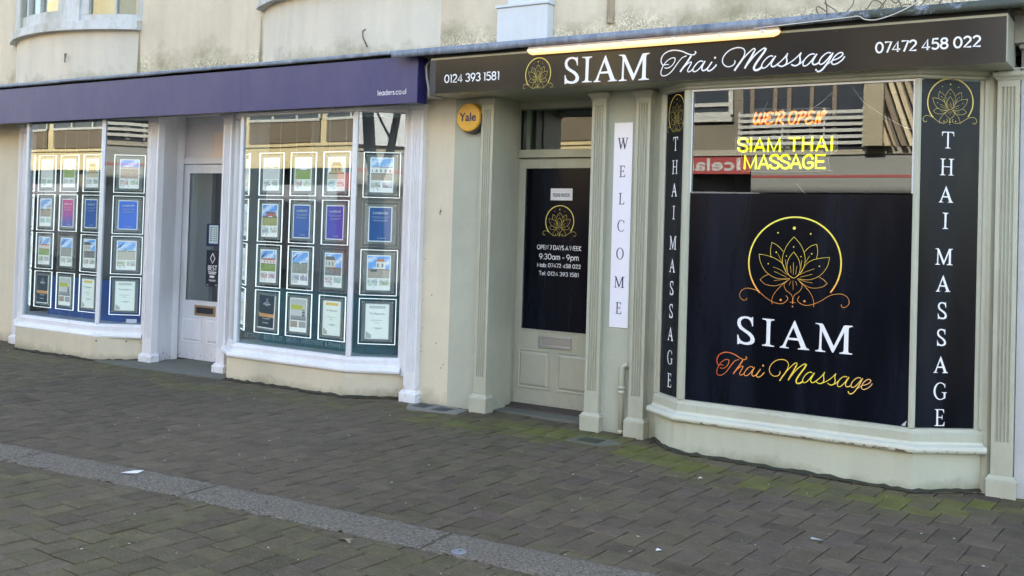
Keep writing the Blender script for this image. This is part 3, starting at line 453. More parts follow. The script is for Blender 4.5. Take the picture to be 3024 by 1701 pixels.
# herringbone block paving
def pavers():
    mb=MB(); W,L=.135,.200; O0=Vector((-1.449,-1.669)); th=R(-3.0); ct,st_=math.cos(th),math.sin(th); gp=.0036; rnd=random.Random(3)
    ph=lambda a,b:math.sin(a*1.7+b*.9)+math.sin(a*.6-b*1.3+2)
    rot=lambda x,y:(O0.x+x*ct-y*st_,O0.y+x*st_+y*ct)
    for m in range(-85,60):
        for n in range(-60,70):
            bx,by=m*W-n*L,m*W+n*L
            for (X0,Y0,X1,Y1) in ((bx,by,bx+L,by+W),(bx,by+W,bx+W,by+W+L)):
             cx,cy=rot((X0+X1)/2,(Y0+Y1)/2)
             if cy>.62 or cy<-6.9 or cx<-15 or cx>.9: continue
             if cy<-2.2 and (cx-CAMX)> -0.02*(cy-CAMY)+1.2: continue
             paver(mb,rnd,ph,rot,X0,Y0,X1,Y1,cx,cy,gp)
    o=mb.build('pavement',M['paver']); tag(o,kind='structure')
def paver(mb,rnd,ph,rot,X0,Y0,X1,Y1,cx,cy,gp):
            al,ac=kerbcoord(cx,cy)
            z=gz(cx)+rnd.gauss(0,.0012)
            tx,ty=rnd.gauss(0,.009),rnd.gauss(0,.009)
            # colour
            v=.052+rnd.gauss(0,.0040)+.003*ph(cx,cy)
            warm=rnd.random()
            v*=1.60; col=[v*1.42,v*1.09,v*.78]
            if cx>-3.6 and ac<0 and cy>-3: 
                if rnd.random()<.45: col=[v*1.42,v*1.03,v*.82]
            # moss strip that runs along the shop fronts about half a metre out
            base=-.28 if (-3.2<cx<-.9 or cx<-5.5) else -.06
            d=base-cy; wob=.09*math.sin(cx*2.3)+.06*math.sin(cx*5.1+1)
            ms=math.exp(-((d-.27-wob)/.26)**2)*(1.0 if cx>-5 else .42)*(.32+.85*rnd.random())
            ms=max(ms,.16*max(0,math.sin(cx*1.1+cy*.7))*rnd.random()+.05)
            if ac>KW: ms=max(ms,.22*rnd.random()+.06)
            if rnd.random()<.03: ms*=.2
            ms=min(1,max(0,ms))
            mc=(.155,.165,.022)
            col=[c*(1-ms*.8)+m_*ms*.8 for c,m_ in zip(col,mc)]
            if rnd.random()<.04: col=[c*.8 for c in col]
            e=.0075; x_a,x_b,y_a,y_b=X0+gp/2,X1-gp/2,Y0+gp/2,Y1-gp/2
            jx=[rnd.uniform(-.0018,.0018) for _ in range(8)]
            q=[rot(x_a+jx[0],y_a+jx[1]),rot(x_b+jx[2],y_a+jx[3]),rot(x_b+jx[4],y_b+jx[5]),rot(x_a+jx[6],y_b+jx[7])]
            zz=lambda p:z+(p[0]-cx)*tx+(p[1]-cy)*ty
            inn=[rot(x_a+e+jx[0],y_a+e+jx[1]),rot(x_b-e+jx[2],y_a+e+jx[3]),rot(x_b-e+jx[4],y_b-e+jx[5]),rot(x_a+e+jx[6],y_b-e+jx[7])]
            mb.cur=tuple(col)
            v_=[(*p,zz(p)-.03) for p in q]+[(*p,zz(p)-.0042) for p in q]+[(*p,zz(p)) for p in inn]
            mb.poly(v_,[(0,1,5,4),(1,2,6,5),(2,3,7,6),(3,0,4,7),(4,5,9,8),(5,6,10,9),(6,7,11,10),(7,4,8,11),(8,9,10,11)])
pavers()
# granite channel stones
def kerb():
    mb=MB(); rnd=random.Random(5)
    joints=[-5.5,-4.0,-2.47,-1.0,.455,1.88,3.41,4.9,6.4,7.6]
    for a,b in zip(joints[:-1],joints[1:]):
        n=int((b-a)/.03); m=10; a+=.004;b-=.004
        top=[]
        for i in range(n+1):
            for j in range(m+1):
                s=a+(b-a)*i/n; t=KW*j/m
                if i in(0,n): s+=rnd.uniform(-.003,.003)
                if j in(0,m): t+=rnd.uniform(-.006,.006)
                p=KA+KD*s+KN*t; ed=min(t,KW-t,s-a+.0,b-s)
                h=.006+rnd.gauss(0,.0017)-(.011 if ed<.004 else (.003 if ed<.02 else 0))
                top.append((p.x,p.y,gz(p.x)+h+.004))
        i0=len(mb.v); mb.v+=top
        for i in range(n):
            for j in range(m):
                q=(i*(m+1)+j,(i+1)*(m+1)+j,(i+1)*(m+1)+j+1,i*(m+1)+j+1); mb.f.append(tuple(i0+x for x in q[::-1])); mb.c.append(None); mb.mi.append(0)
        c=[KA+KD*s+KN*t for s,t in((a,0),(b,0),(b,KW),(a,KW))]
        for u,v in ((0,1),(1,2),(2,3),(3,0)):
            mb.face([(c[u].x,c[u].y,gz(c[u].x)+.003),(c[v].x,c[v].y,gz(c[v].x)+.003),(c[v].x,c[v].y,-.08),(c[u].x,c[u].y,-.08)])
    o=mb.build('kerb',M['granite'],smooth=True); tag(o,kind='structure')
kerb()
# shop doorstep slabs
st=[(-9.25,-.27),(-8.9,.03),(-8.65,.5),(-7.7,.5),(-7.6,.05),(-7.36,-.17),(-7.42,-.24),(-7.9,-.28),(-8.5,-.33),(-9.0,-.33)]
tag(MB().xy(st[::-1],-.05,.012).build('doorstep_path',M['concrete'],bevel=.004),kind='structure')
tag(B(-4.75,-3.7,.13,.62,-.05,.010).build('doorstep_strip_path',M['concrete'],bevel=.003),kind='structure')
# utility covers
t=root('utility_cover',(-5.05,-.12,gz(-5)),'pale concrete utility frame with two dark inset lids by the cream wall','utility cover','utility covers in the paving')
fr=[(-5.30,-.09),(-5.16,-.30),(-4.72,-.22),(-4.74,-.03),(-5.1,0.03)]
MB().xy(fr,-.03,.009).build('frame',simple('pale_concrete_patch',(.19,.185,.165),.9,dirt=.4),t)
for cx,cy in ((-5.14,-.10),(-4.92,-.125)): B(cx-.065,cx+.065,cy-.075,cy+.06,.0,.0125).build('lid',simple('cast_iron_lid',(.04,.04,.042),.7),t,bevel=.002)
t=root('utility_cover',(-3.43,-.32,gz(-3.4)),'small square mossy cover with broken concrete edge before the downpipe','utility cover','utility covers in the paving')
MB().xy([(-3.60,-.44),(-3.30,-.46),(-3.22,-.30),(-3.36,-.20),(-3.60,-.25)],-.05,gz(-3.4)+.006).build('frame',simple('mossy_concrete',(.13,.13,.09),.9,dirt=.5),t)
B(-3.53,-3.37,-.40,-.27,-.05,gz(-3.4)+.011).build('lid',simple('mossy_lid',(.035,.042,.022),.8),t,bevel=.002)
t=root('survey_marker',(-2.741,-2.949,gz(-2.74)),'small round grey metal cap set in the granite kerb edge','marker')
mb=MB(); mb.tube([(-2.741,-2.949,gz(-2.7)-.01),(-2.741,-2.949,gz(-2.7)+.014),(-2.741,-2.949,gz(-2.7)+.018)],[.037,.037,.030],20); mb.build('cap',simple('dull_zinc_cap',(.22,.23,.26),.5,.3),t)
MB().tube([(-2.738,-2.947,gz(-2.7)+.0),(-2.738,-2.947,gz(-2.7)+.0195)],[.006,.006],8).build('stud',M['dkplastic'],t)
# litter
def scrap(x,y,pts,label,name='paper_scrap',cat='litter',mat=None,h=.006,grp='paper scraps on the paving'):
    z=gz(x)+ (.013 if 0<kerbcoord(x,y)[1]<KW else .003)
    mb=MB(); n=len(pts); v=[(x+a,y+b,z+(i%2)*h) for i,(a,b) in enumerate(pts)]+[(x+a,y+b,z+.0015+(i%2)*h) for i,(a,b) in enumerate(pts)]
    mb.poly(v,[tuple(range(n,2*n))]+[(i,(i+1)%n,(i+1)%n+n,i+n) for i in range(n)]+[tuple(range(n))[::-1]])
    o=mb.build(name,mat or M['paper']); tag(o,label,cat,grp); return o
scrap(-5.04,-2.99,[(-.035,-.05),(.02,-.045),(.045,.0),(.03,.055),(-.02,.03)],'white folded paper scrap lying on the granite kerb',h=.004)
scrap(-1.47,-1.62,[(-.03,-.008),(.035,-.012),(.04,.006),(-.03,.012)],'grey strip of litter on the pavers below the big window',mat=simple('grey_litter',(.30,.33,.31),.6))
scrap(-2.03,-2.30,[(-.012,-.01),(.014,-.008),(.008,.014),(-.012,.008)],'larger white crumb near the right end of the kerb')
scrap(-2.13,-2.40,[(-.008,-.008),(.010,-.006),(.002,.014)],'smaller white crumb beside the larger one near the kerb')
scrap(-2.42,-.83,[(-.008,-.012),(.014,-.01),(.016,.008),(-.005,.014)],'white crumb below the left part of the black window film')
scrap(-3.27,-3.13,[(-.06,-.01),(.0,-.015),(.05,-.03),(.045,-.018),(.01,.0),(.03,.02),(-.02,.008)],'pale brown twig piece below the round metal cap','twig','twig',simple('dry_twig',(.20,.17,.13),.8),.008,None)
rl=random.Random(11); gm=MB()
for _ in range(120):
    x=rl.uniform(-11,.3); y=rl.uniform(-4.2,-.35)
    s=rl.uniform(.0016,.0038); a=rl.random()*3; z=gz(x)+.0015+(.010 if -.01<kerbcoord(x,y)[1]<KW+.01 else 0); l=s*rl.uniform(1,2.2)
    c,d=math.cos(a),math.sin(a); v=[(x+c*l*p-d*s*q,y+d*l*p+c*s*q,z+h) for h in(0,.0015) for p,q in((-1,-1),(1,-1),(1,1),(-1,1))]
    gm.poly(v,[(4,5,6,7),(0,1,5,4),(1,2,6,5),(2,3,7,6),(3,0,4,7)])
tag(gm.build('grit',simple('pale_grit',(.48,.47,.43),.8)),'scattered pale grit and crumbs over the block paving','grit',kind='stuff')
# ================================================================ SHOPFRONT PARTS
def pilaster(par,x0,x1,mat,ztop=2.49,yb=.075,fb=.265,ft=2.43,pl=.11,n=4,capz=2.49,zs=.0):
    W=x1-x0; y=0.0
    prof=[(x0,yb),(x0,y)]; m=.17*W; gw=(W-2*m)/n
    for i in range(n):
        a=x0+m+i*gw+gw*.14; b=a+gw*.72; mid=(a+b)/2
        prof+=[(a,y),(a+gw*.1,y+.009),(mid,y+.013),(b-gw*.1,y+.009),(b,y)]
    prof+=[(x1,y),(x1,yb)]
    mb=MB(); mb.xy(prof,fb,ft); mb.box(x0,x1,y,yb,zs-.08+pl,fb); mb.box(x0,x1,y,yb,ft,ztop+.05)
    o=mb.build('pilaster',mat,par)
    # plinth and capital as sub-parts
    p=MB(); e=.022; p.box(x0-e,x1+e,y-.028,yb+.01,zs-.10,pl-.022)
    path=[(x0-.001,yb+.009),(x0-.001,y),(x1+.001,y),(x1+.001,yb+.009)]
    sweep(path,[(0,pl-.024),(e+.004,pl-.024),(e+.004,pl-.013),(.016,pl-.009),(.014,pl+.002),(.004,pl+.010),(0,pl+.010)],p)
    p.build('plinth',mat,o,bevel=.003)
    c=MB(); sweep(path,[(0,capz-.02),(.006,capz-.02),(.012,capz-.005),(.024,capz+.006),(.024,capz+.028),(0,capz+.028)],c); c.build('capital',mat,o)
    return o
def bay(par,path,paintm,riser,z0,zn0,zn1,za,zg0,zg1,ztop,riserpath,postw=.045,nos=.085,zs=0,headmat=None,stile0=.05,stile1=.05,bead=None,sillm=None):
    r=MB(); n=len(riserpath)
    # riser: subdivided face so the render undulates a little
    back=[(p[0],p[1]+.16) for p in riserpath]
    sweep(riserpath,[(0,z0-.12),(0,zn0+.01),(-.10,zn0+.01),(-.10,z0-.12)],r)
    r.build('stall_riser',riser,par)
    gb=MB(); rg=random.Random(int(path[0][0]*10)); fine=[]
    for i in range(len(riserpath)-1):
        a_,b_=riserpath[i],riserpath[i+1]; k_=max(1,int(math.hypot(b_[0]-a_[0],b_[1]-a_[1])/.04))
        fine+=[(a_[0]+(b_[0]-a_[0])*j/k_,a_[1]+(b_[1]-a_[1])*j/k_) for j in range(k_)]
    fine.append(riserpath[-1]); of=[(p[0],p[1]-rg.uniform(.014,.048)) for p in fine]
    nf=len(fine); gb.poly([(p[0],p[1]-.002,gz(p[0])+.014+rg.random()*.014) for p in fine]+[(p[0],p[1],gz(p[0])+.0065) for p in of],[(i,nf+i,nf+i+1,i+1) for i in range(nf-1)]); gb.build('base_dark_strip',M['ground'],par)  # dark ragged strip laid over the pavers to draw the riser foot crevice
    s=MB(); h=zn1-zn0; d=nos
    sweep(path,[(-.06,zn0),(d-.012,zn0),(d-.003,zn0+h*.2),(d,zn0+h*.5),(d-.004,zn0+h*.85),(d-.014,zn1),(.042,zn1+.006),(.04,zn1+.02),(-.06,zn1+.02)],s)
    s.build('window_sill',sillm or paintm,par,bevel=.002)
    a=MB()
    sweep(path,[(-.05,zn1+.02),(.032,zn1+.02),(.032,zg0-.028),(.022,zg0-.020),(.020,zg0-.006),(.006,zg0),(-.05,zg0)],a)
    a.build('bottom_rail',paintm,par)
    hd=MB(); sweep(path,[(-.05,zg1),(.006,zg1),(.020,zg1+.008),(.022,zg1+.022),(.040,zg1+.030),(.045,ztop),(-.05,ztop)],hd); hd.build('head_rail',headmat or paintm,par)
    # corner posts
    for i in range(1,len(path)-1):
        na=nrm(path[i-1],path[i]); nb=nrm(path[i],path[i+1]); c=Vector(path[i]); h=postw/2
        da=Vector((-na.y,na.x)); db=Vector((-nb.y,nb.x))
        # keep to the real post widths on both sides
        q=[c-da*h-na*.0+(-na)*.03, c-da*h+na*.016, c+(na+nb).normalized()*.026, c+db*h+nb*.016, c+db*h-nb*.03]
        MB().xy([(p.x,p.y) for p in q],zg0-.002,zg1+.002).build('corner_post',paintm,par,bevel=.004)
    # end stiles
    for (a_,b_,wd) in ((path[0],path[1],stile0),(path[-1],path[-2],stile1)):
        a2,b2=Vector(a_),Vector(b_); d_=(b2-a2).normalized(); nn=nrm(path[0],path[1]) if a_ is path[0] else nrm(path[-2],path[-1])
        q=[a2-nn*.04,a2+nn*.03,a2+d_*wd*.55+nn*.03,a2+d_*wd*.62+nn*.018,a2+d_*wd+nn*.006,a2+d_*wd-nn*.04]
        pts=[(p.x,p.y) for p in q]
        if a_ is not path[0]: pts=pts[::-1]
        MB().xy(pts,zg0-.002,zg1+.002).build('window_stile',paintm,par)
def pane(par,a,b,z0,z1,name='window_pane',mat=None,inset=.0,t=.005):
    a=Vector(a);b=Vector(b); n=nrm(a,b)
    q=[a-n*inset,b-n*inset,b-n*(inset+t),a-n*(inset+t)]
    return MB().xy([(p.x,p.y) for p in q][::-1],z0,z1).build(name,mat or M['glass'],par)
def door(par,name,x0,x1,y,z1,paintm,gx0,gx1,gz0,gz1,panels,lb,lbm,glassmat,label=None,flapm=None):
    """door leaf in the plane y (front face)"""
    L=MB(); yb=y+.045
    for a,b,c,d in ((x0,gx0,0.012,z1),(gx1,x1,0.012,z1),(gx0,gx1,gz1,z1),(gx0,gx1,0.012,gz0)):
        L.box(a,b,y,yb,c,d)
    o=L.build(name,paintm,par,label=label)
    gl=B(gx0,gx1,y+.014,y+.019,gz0,gz1).build('door_glass',glassmat,o)
    bd=MB()
    for a,b,c,d in ((gx0-.012,gx0,gz0-.012,gz1+.012),(gx1,gx1+.012,gz0-.012,gz1+.012),(gx0,gx1,gz1,gz1+.012),(gx0,gx1,gz0-.012,gz0)): bd.box(a,b,y-.006,y+.012,c,d)
    bd.build('glazing_bead',paintm,o)
    for a,b,c,d in panels:
        mb=MB(); e=.022; f=.016
        P=lambda k,yy:[(a+k,yy,c+k),(b-k,yy,c+k),(b-k,yy,d-k),(a+k,yy,d-k)]
        rings=[P(-f,y-.001),P(-f+.004,y-.009),P(-.002,y-.008),P(.004,y-.002),P(.024,y-.012),P(.030,y-.012)]
        v=[q for r_ in rings for q in r_]; F=[]
        for i in range(len(rings)-1):
            for k in range(4): F.append((i*4+k,i*4+(k+1)%4,(i+1)*4+(k+1)%4,(i+1)*4+k)[::-1])
        F.append(tuple(range(4*(len(rings)-1),4*len(rings)))[::-1]); mb.poly(v,[f_[::-1] for f_ in F]); mb.build('door_panel',paintm,o)
    a,b,c,d=lb
    m=MB(); k=.022
    m.box(a,b,y-.010,y-.001,c,c+k); m.box(a,b,y-.010,y-.001,d-k,d); m.box(a,a+k*1.2,y-.010,y-.001,c+k,d-k); m.box(b-k*1.2,b,y-.010,y-.001,c+k,d-k)
    lo=m.build('letterbox',lbm,o,bevel=.002); B(a+k*1.2,b-k*1.2,y-.005,y-.0012,c+k,d-k).build('flap',flapm or M['dkplastic'],lo)
    return o
# ================================================================ LEADERS' SIDE: WHITE SHOPFRONT
T=root('white_shopfront',(-8,0,0),'white painted shopfront with two bay windows and a recessed door under the purple fascia','shopfront')
for a,b in ((-11.15,-11.04),(-8.85,-8.705),(-7.75,-7.63),(-5.435,-5.305)):
    pilaster(T,a,b,M['white'],fb=.245,ft=2.415,pl=.088,n=4)
P1=[(-11.04,.03),(-10.645,-.2),(-9.315,-.2),(-8.90,.055)]
bay(T,P1,M['white'],M['riser_l'],0,.234,.278,.0,.376,2.49,2.56,[(-11.0,.12),(-10.64,-.272),(-9.27,-.272),(-8.86,.06)],nos=.075,stile0=.03,stile1=.03)
P2=[(-7.64,.07),(-7.325,-.14),(-5.93,-.14),(-5.53,.085)]
bay(T,P2,M['white'],M['riser_l'],0,.213,.262,.0,.346,2.455,2.54,[(-7.64,.12),(-7.37,-.2),(-5.91,-.2),(-5.44,.10)],nos=.082,stile0=.03,stile1=.03)
for P,z0,z1 in ((P1,.376,2.49),(P2,.346,2.455)):
    for i in range(3):
        a,b=Vector(P[i]),Vector(P[i+1]); d=(b-a).normalized(); pane(T,a+d*.02,b-d*.02,z0,z1)
# casings between bay ends and pilasters
MB().xy([(-11.06,.02),(-11.02,-.01),(-10.98,.02),(-10.98,.1),(-11.06,.1)],-.05,2.55).build('casing',M['white'],T)
MB().xy([(-8.93,.05),(-8.90,.02),(-8.85,.02),(-8.85,.09),(-8.93,.1)],.2,2.55).build('casing',M['white'],T)
MB().xy([(-7.66,.06),(-7.60,.02),(-7.56,.045),(-7.60,.1),(-7.66,.1)],.2,2.55).build('casing',M['white'],T)
MB().xy([(-5.555,.12),(-5.545,.07),(-5.50,.045),(-5.435,.03),(-5.43,.12)],.2,2.55).build('casing',M['white'],T)
# recess
rw=MB(); rw.xy([(-8.715,.07),(-8.707,.075),(-8.815,.335),(-8.84,.335)],-.05,2.56); rw.xy([(-7.75,.07),(-7.74,.07),(-7.74,.6),(-7.76,.6)][::-1],-.05,2.56)
rw.build('recess_wall',M['white'],T)
dfm=MB()
for a,b in ((-8.895,-8.862),(-8.022,-7.75)): dfm.box(a,b,.42,.53,-.02,2.56)
dfm.box(-8.845,-8.815,.33,.42,-.02,2.56); dfm.box(-8.87,-8.85,.38,.45,-.02,2.56)
dfm.box(-8.862,-8.022,.425,.53,2.064,2.13); dfm.box(-8.862,-8.022,.44,.53,2.50,2.56)
dfm.build('door_frame',M['white'],T,bevel=.004)
B(-8.862,-8.022,.475,.48,2.13,2.50).build('transom_pane',simple('obscured_transom_panel',(.72,.70,.72),.25,0,.2),T)
B(-8.62+.2,-8.022,.4715,.4745,2.13,2.40).build('transom_blind',simple('pinkish_blind',(.80,.68,.61),.5),T)
door(T,'shop_door',-8.862,-8.022,.455,2.06,M['white'],-8.748,-8.15,.63,1.967,[(-8.776,-8.504,.20,.445),(-8.402,-8.13,.20,.445)],(-8.60,-8.285,.478,.585),M['brass'],M['glass'],label='white panelled door with brass letterbox')
B(-8.86,-8.02,.46,.60,-.05,.011).build('door_gap',M['dkplastic'],T)
# soffit and backing board
B(-12.5,-5.15,-.17,.62,2.558,2.60).build('soffit',M['white'],T)
# interior of the shop
B(-12.4,-9.2,1.15,1.2,-.05,2.6).build('haze_board',simple('pale_haze_board',(.5,.5,.55),.7),T); B(-7.7,-5.1,1.15,1.2,-.05,2.6).build('haze_board',simple('pale_haze_board',(.5,.5,.55),.7),T)  # unseen pale boards added behind the panels to imitate haze in the glass
inn=MB()
inn.box(-12.5,-5.0,3.2,3.25,-.1,2.6); inn.box(-12.55,-12.5,.1,3.25,-.1,2.6); inn.box(-5.0,-4.96,.1,3.25,-.1,2.6); inn.box(-12.5,-5,.12,3.2,2.61,2.64); inn.box(-12.5,-5,.1,3.2,-.12,-.05)
inn.build('shop_interior',M['interior2'],T)
for P,m,zt,zl in ((P1,M['blueboard'],.80,.37),(P2,M['tealboard'],.86,.335)):
    q=offset(P,-.27); sweep(q,[(0,zl),(0,zt),(-.012,zt),(-.012,zl)]).build('backdrop_board',m,T)
    q2=offset(P,-.06); sweep(q2,[(0,zl-.02),(0,zl),(-.25,zl),(-.25,zl-.02)]).build('display_ledge',M['white'],T)
    sweep(offset(P,-.05),[(0,2.42),(0,2.50),(-.03,2.50),(-.03,2.42)]).build('hanging_rail',simple('grey_hanging_rail',(.25,.29,.32),.5),T)
for a,b in ((P1[2],P1[3]),): 
    a=Vector(a);b=Vector(b); d=(b-a).normalized(); n=nrm(a,b)
    q=[a+d*.30+n*.001,a+d*.41+n*.001]; MB().xy([(q[0].x,q[0].y),(q[1].x,q[1].y),(q[1].x+n.x*.001,q[1].y+n.y*.001),(q[0].x+n.x*.001,q[0].y+n.y*.001)],.39,.43).build('window_sticker',simple('pale_sticker',(.45,.5,.6),.4),T)
# etched words along the bottom of the glass
em_=simple('etched_lettering',(.16,.25,.28),.5); pl=PLN((0,-.1402,0),(1,0,0))
for w_,a,b in (('LETTINGS |',-7.20,-6.98),('BUY-TO-LET |',-6.955,-6.70),('SALES |',-6.675,-6.52),('INVESTMENT',-6.49,-6.23),('& FINANCE',-6.205,-5.97)): mb=MB(); text(mb,pl,w_,a,b,.408,.448,.0012,ref='L'); mb.build('etched_lettering',em_,T)
# thin notices on the door
def notice(name,label,cat,x0,x1,z0,z1,y,mat,fn=None):
    t=root(name,((x0+x1)/2,y,z0),label,cat); B(x0,x1,y-.003,y-.0005,z0,z1).build('sheet',mat,t)
    if fn: fn(t,PLN((0,y-.003,0),(1,0,0)))
    return t
def f(t,pl):
    mb=MB(); mb.face([pl.p(a,b,.0008) for a,b in ((-8.435,1.235),(-8.30,1.235),(-8.30,1.425),(-8.435,1.425))]); s=mb.build('timetable',simple('pale_cyan_paper',(.50,.66,.66),.5),t)
    mb=MB()
    for i in range(7): 
        z=1.405-i*.023
        for a,b in ((-8.42,-8.385),(-8.365,-8.345),(-8.335,-8.315)): mb.face([pl.p(p,q,.0016) for p,q in ((a,z-.008),(b,z-.008),(b,z),(a,z))])
    mb.build('printed_lines',M['navytext'],s)
notice('opening_times_notice','pale cyan opening times sheet on dark blue card in the white door','notice',-8.475,-8.27,1.205,1.44,.468,simple('dark_blue_card',(.02,.025,.09),.4),f)
def f(t,pl):
    mb=MB(); cx,cz=-8.368,1.08; ribbon(mb,pl,[(cx,cz+.052),(cx+.034,cz),(cx,cz-.052),(cx-.034,cz),(cx,cz+.052)],.011,.001,False)
    mb.build('diamond_emblem',M['vinyl'],t)
    mb=MB(); mono(mb,pl,'BEST',-8.435,-8.30,.955,1.005,.001,wt=.17); mb.build('lettering',M['vinyl'],t)
    mb=MB()
    for a,b,z,h in ((-8.43,-8.305,.932,.010),(-8.42,-8.315,.915,.010),(-8.405,-8.335,.878,.022),(-8.42,-8.31,.852,.005),(-8.41,-8.32,.842,.005),(-8.45,-8.42,.80,.006),(-8.32,-8.29,.80,.006)): mb.face([pl.p(p,q,.001) for p,q in ((a,z),(b,z),(b,z+h),(a,z+h))])
    mb.build('printed_lines',M['vinyl'],t)
notice('award_notice','black award notice with white diamond and BEST in the white door','notice',-8.465,-8.275,.785,1.165,.468,simple('black_card',(.012,.016,.03),.35),f)
# ================================================================ DISPLAY PANELS
def mixc(a,b,t): return tuple(a[i]+(b[i]-a[i])*t for i in range(3))
def photo(kind,rnd):
    """returns f(u,v) -> colour, u left to right, v top to bottom"""
    K=dict(
     mist=((.55,.62,.72),(.62,.63,.66),(.34,.33,.35),(.50,.49,.50),.42,.3,.85,.28),
     field=((.70,.72,.76),(.60,.55,.50),(.5,.4,.35),(.20,.28,.08),.52,.0,.0,.45),
     sea=((.10,.24,.62),(.62,.50,.48),(.45,.22,.18),(.30,.20,.16),.48,.05,.95,.36),
     barn=((.08,.24,.60),(.40,.10,.08),(.16,.10,.10),(.25,.25,.08),.55,.25,.9,.34),
     terrace=((.12,.30,.62),(.62,.55,.52),(.42,.14,.10),(.16,.25,.05),.62,.1,.95,.38),
     valley=((.10,.28,.65),(.25,.30,.26),(.15,.18,.16),(.20,.21,.19),.50,.0,.0,.3),
     street=((.10,.30,.70),(.52,.50,.46),(.12,.11,.11),(.14,.14,.15),.62,.0,.62,.12),
     white=((.20,.36,.66),(.68,.67,.66),(.30,.28,.30),(.30,.24,.20),.66,.05,.95,.36),
     drive=((.10,.28,.66),(.66,.64,.62),(.45,.20,.12),(.32,.28,.25),.58,.38,.78,.10),
     cottage=((.12,.26,.58),(.60,.58,.54),(.20,.16,.13),(.24,.20,.14),.55,.55,.95,.40),
     collage=((.60,.55,.48),(.50,.36,.20),(.18,.12,.08),(.45,.38,.30),.7,.2,.8,.2),
     coast=((.16,.32,.68),(.55,.57,.55),(.20,.30,.16),(.42,.38,.33),.5,.3,.6,.42))[kind]
    skyc,wall,roof,grd,hz,h0,h1,ht=K; ns=[rnd.random() for _ in range(400)]
    def nz(a,b): return ns[int(a*19.9)*20%380+int(b*19.9)%20]
    th=[tuple(rnd.uniform(.15,.6) for _ in range(3)) for _ in range(2)]; th=[mixc(c,(.45,.42,.38),.6) for c in th]
    cars=rnd.random()
    def f(u,v):
        if u<.04 or u>.96 or v<.03: return (.72,.72,.73)
        if v>.88: return (.70,.70,.71) if v>.94 or u>.5 or nz(u,v)<.6 else (.45,.45,.5)
        if v>.66:
            if abs(u-.5)<.02 or v<.675: return (.70,.70,.70)
            c=th[0 if u<.5 else 1]; q=ns[(int(u*9)*13+int(v*24)*31)%397]; q=.75*q+.25*nz(u,v)
            if v<.73: c=mixc(c,(.60,.64,.70),.6)
            return mixc(c,(.66,.66,.66) if q>.5 else (.14,.14,.16),.10+.9*abs(q-.5))
        y=(v-.03)/.63
        if kind in('terrace','valley','coast') and u<.34 and abs(y-(.42-.9*u))<.045: return (.03,.05,.18)
        if h0<u<h1 and ht<y<hz:
            rl=ht+(hz-ht)*.34
            if y<rl and kind!='white' or (y<rl-.04): return mixc(roof,skyc,.0) if (u-h0>(rl-y)*.5 and h1-u>(rl-y)*.5) else mixc(skyc,(.7,.72,.76),.3)
            if int(u*16)%3==1 and .25<((y-rl)/(hz-rl))<.7: return mixc(wall,(.08,.09,.12),.75)
            return mixc(wall,(.2,.2,.2),.15*nz(u,y))
        if y<hz-.02*math.sin(u*9):
            cl=nz(u*.6,y); return mixc(skyc,(.72,.75,.80),.75*max(0,min(1,(math.sin(u*7+y*11+cars*6)+cl*1.2-.3)*.6)) + .2*y)
        if abs(y-hz)<.05: return mixc(roof,(.10,.13,.06),.6)
        if kind=='drive' and .15<u<.42 and hz<y<hz+.14: return (.07,.09,.14)
        if kind=='street' and .45<u<.6 and hz<y<hz+.1: return (.45,.03,.03)
        return mixc(grd,(.5,.48,.44),.25*nz(u,y))
    return f
def special(kind):
    def f(u,v):
        if kind.startswith('land'):
            base={'land_blue':(.02,.08,.30),'land_navy':(.015,.07,.24),'land_violet':(.05,.05,.34),'land_pink':(.42,.02,.20),'land_bright':(.03,.12,.52)}[kind]
            if u<.03 or u>.97 or v<.02 or v>.98: return (.62,.64,.68)
            if kind=='land_pink': base=mixc(base,(.04,.06,.32),max(0,min(1,(v-.35)*2)))
            return base
        if kind=='award':
            if u>.95 or v>.97: return (.7,.7,.7)
            if .52<v<.66 and (.03<u<.97) and not(.56>v and .1<u<.9 and False): return (.50,.25,.11) if abs(v-.59-.02*math.sin(u*3.1))<.055 else (.014,.030,.055)
            return (.014,.030,.055)
        if kind in('cert_gold','cert_silver'):
            g=(.60,.42,.10) if kind=='cert_gold' else (.42,.44,.46)
            if .06<v<.13 and .15<u<.85: return g
            if u<.05 or u>.95 or v<.02 or v>.98: return (.60,.62,.64)
            if v>.78 and u<.28 and (v-.78)>(u-.05)*.5: return (.36,.36,.34)
            if (.10<u<.90) and (abs(u-.1)<.02 or abs(u-.9)<.02) : return (.52,.55,.55)
            return (.66,.69,.68)
        if kind=='room':
            if u<.04 or u>.96 or v<.03 or v>.88: return (.72,.72,.73)
            if v>.66: return (.7,.7,.7) if abs(u-.5)<.02 or v<.68 else ((.32,.25,.22) if u<.5 else (.30,.30,.32))
            if v<.2: return (.40,.42,.42)
            if v<.34: return (.38,.40,.06) if u<.72 else (.42,.43,.42)
            if .72<u<.9 and v<.52: return (.05,.06,.08) if int(v*40)%3 else (.4,.4,.4)
            if v<.52: return (.46,.47,.49)
            return (.24,.25,.27) if v<.6 else (.19,.20,.22)
    return f
PW,PH=.206,.303
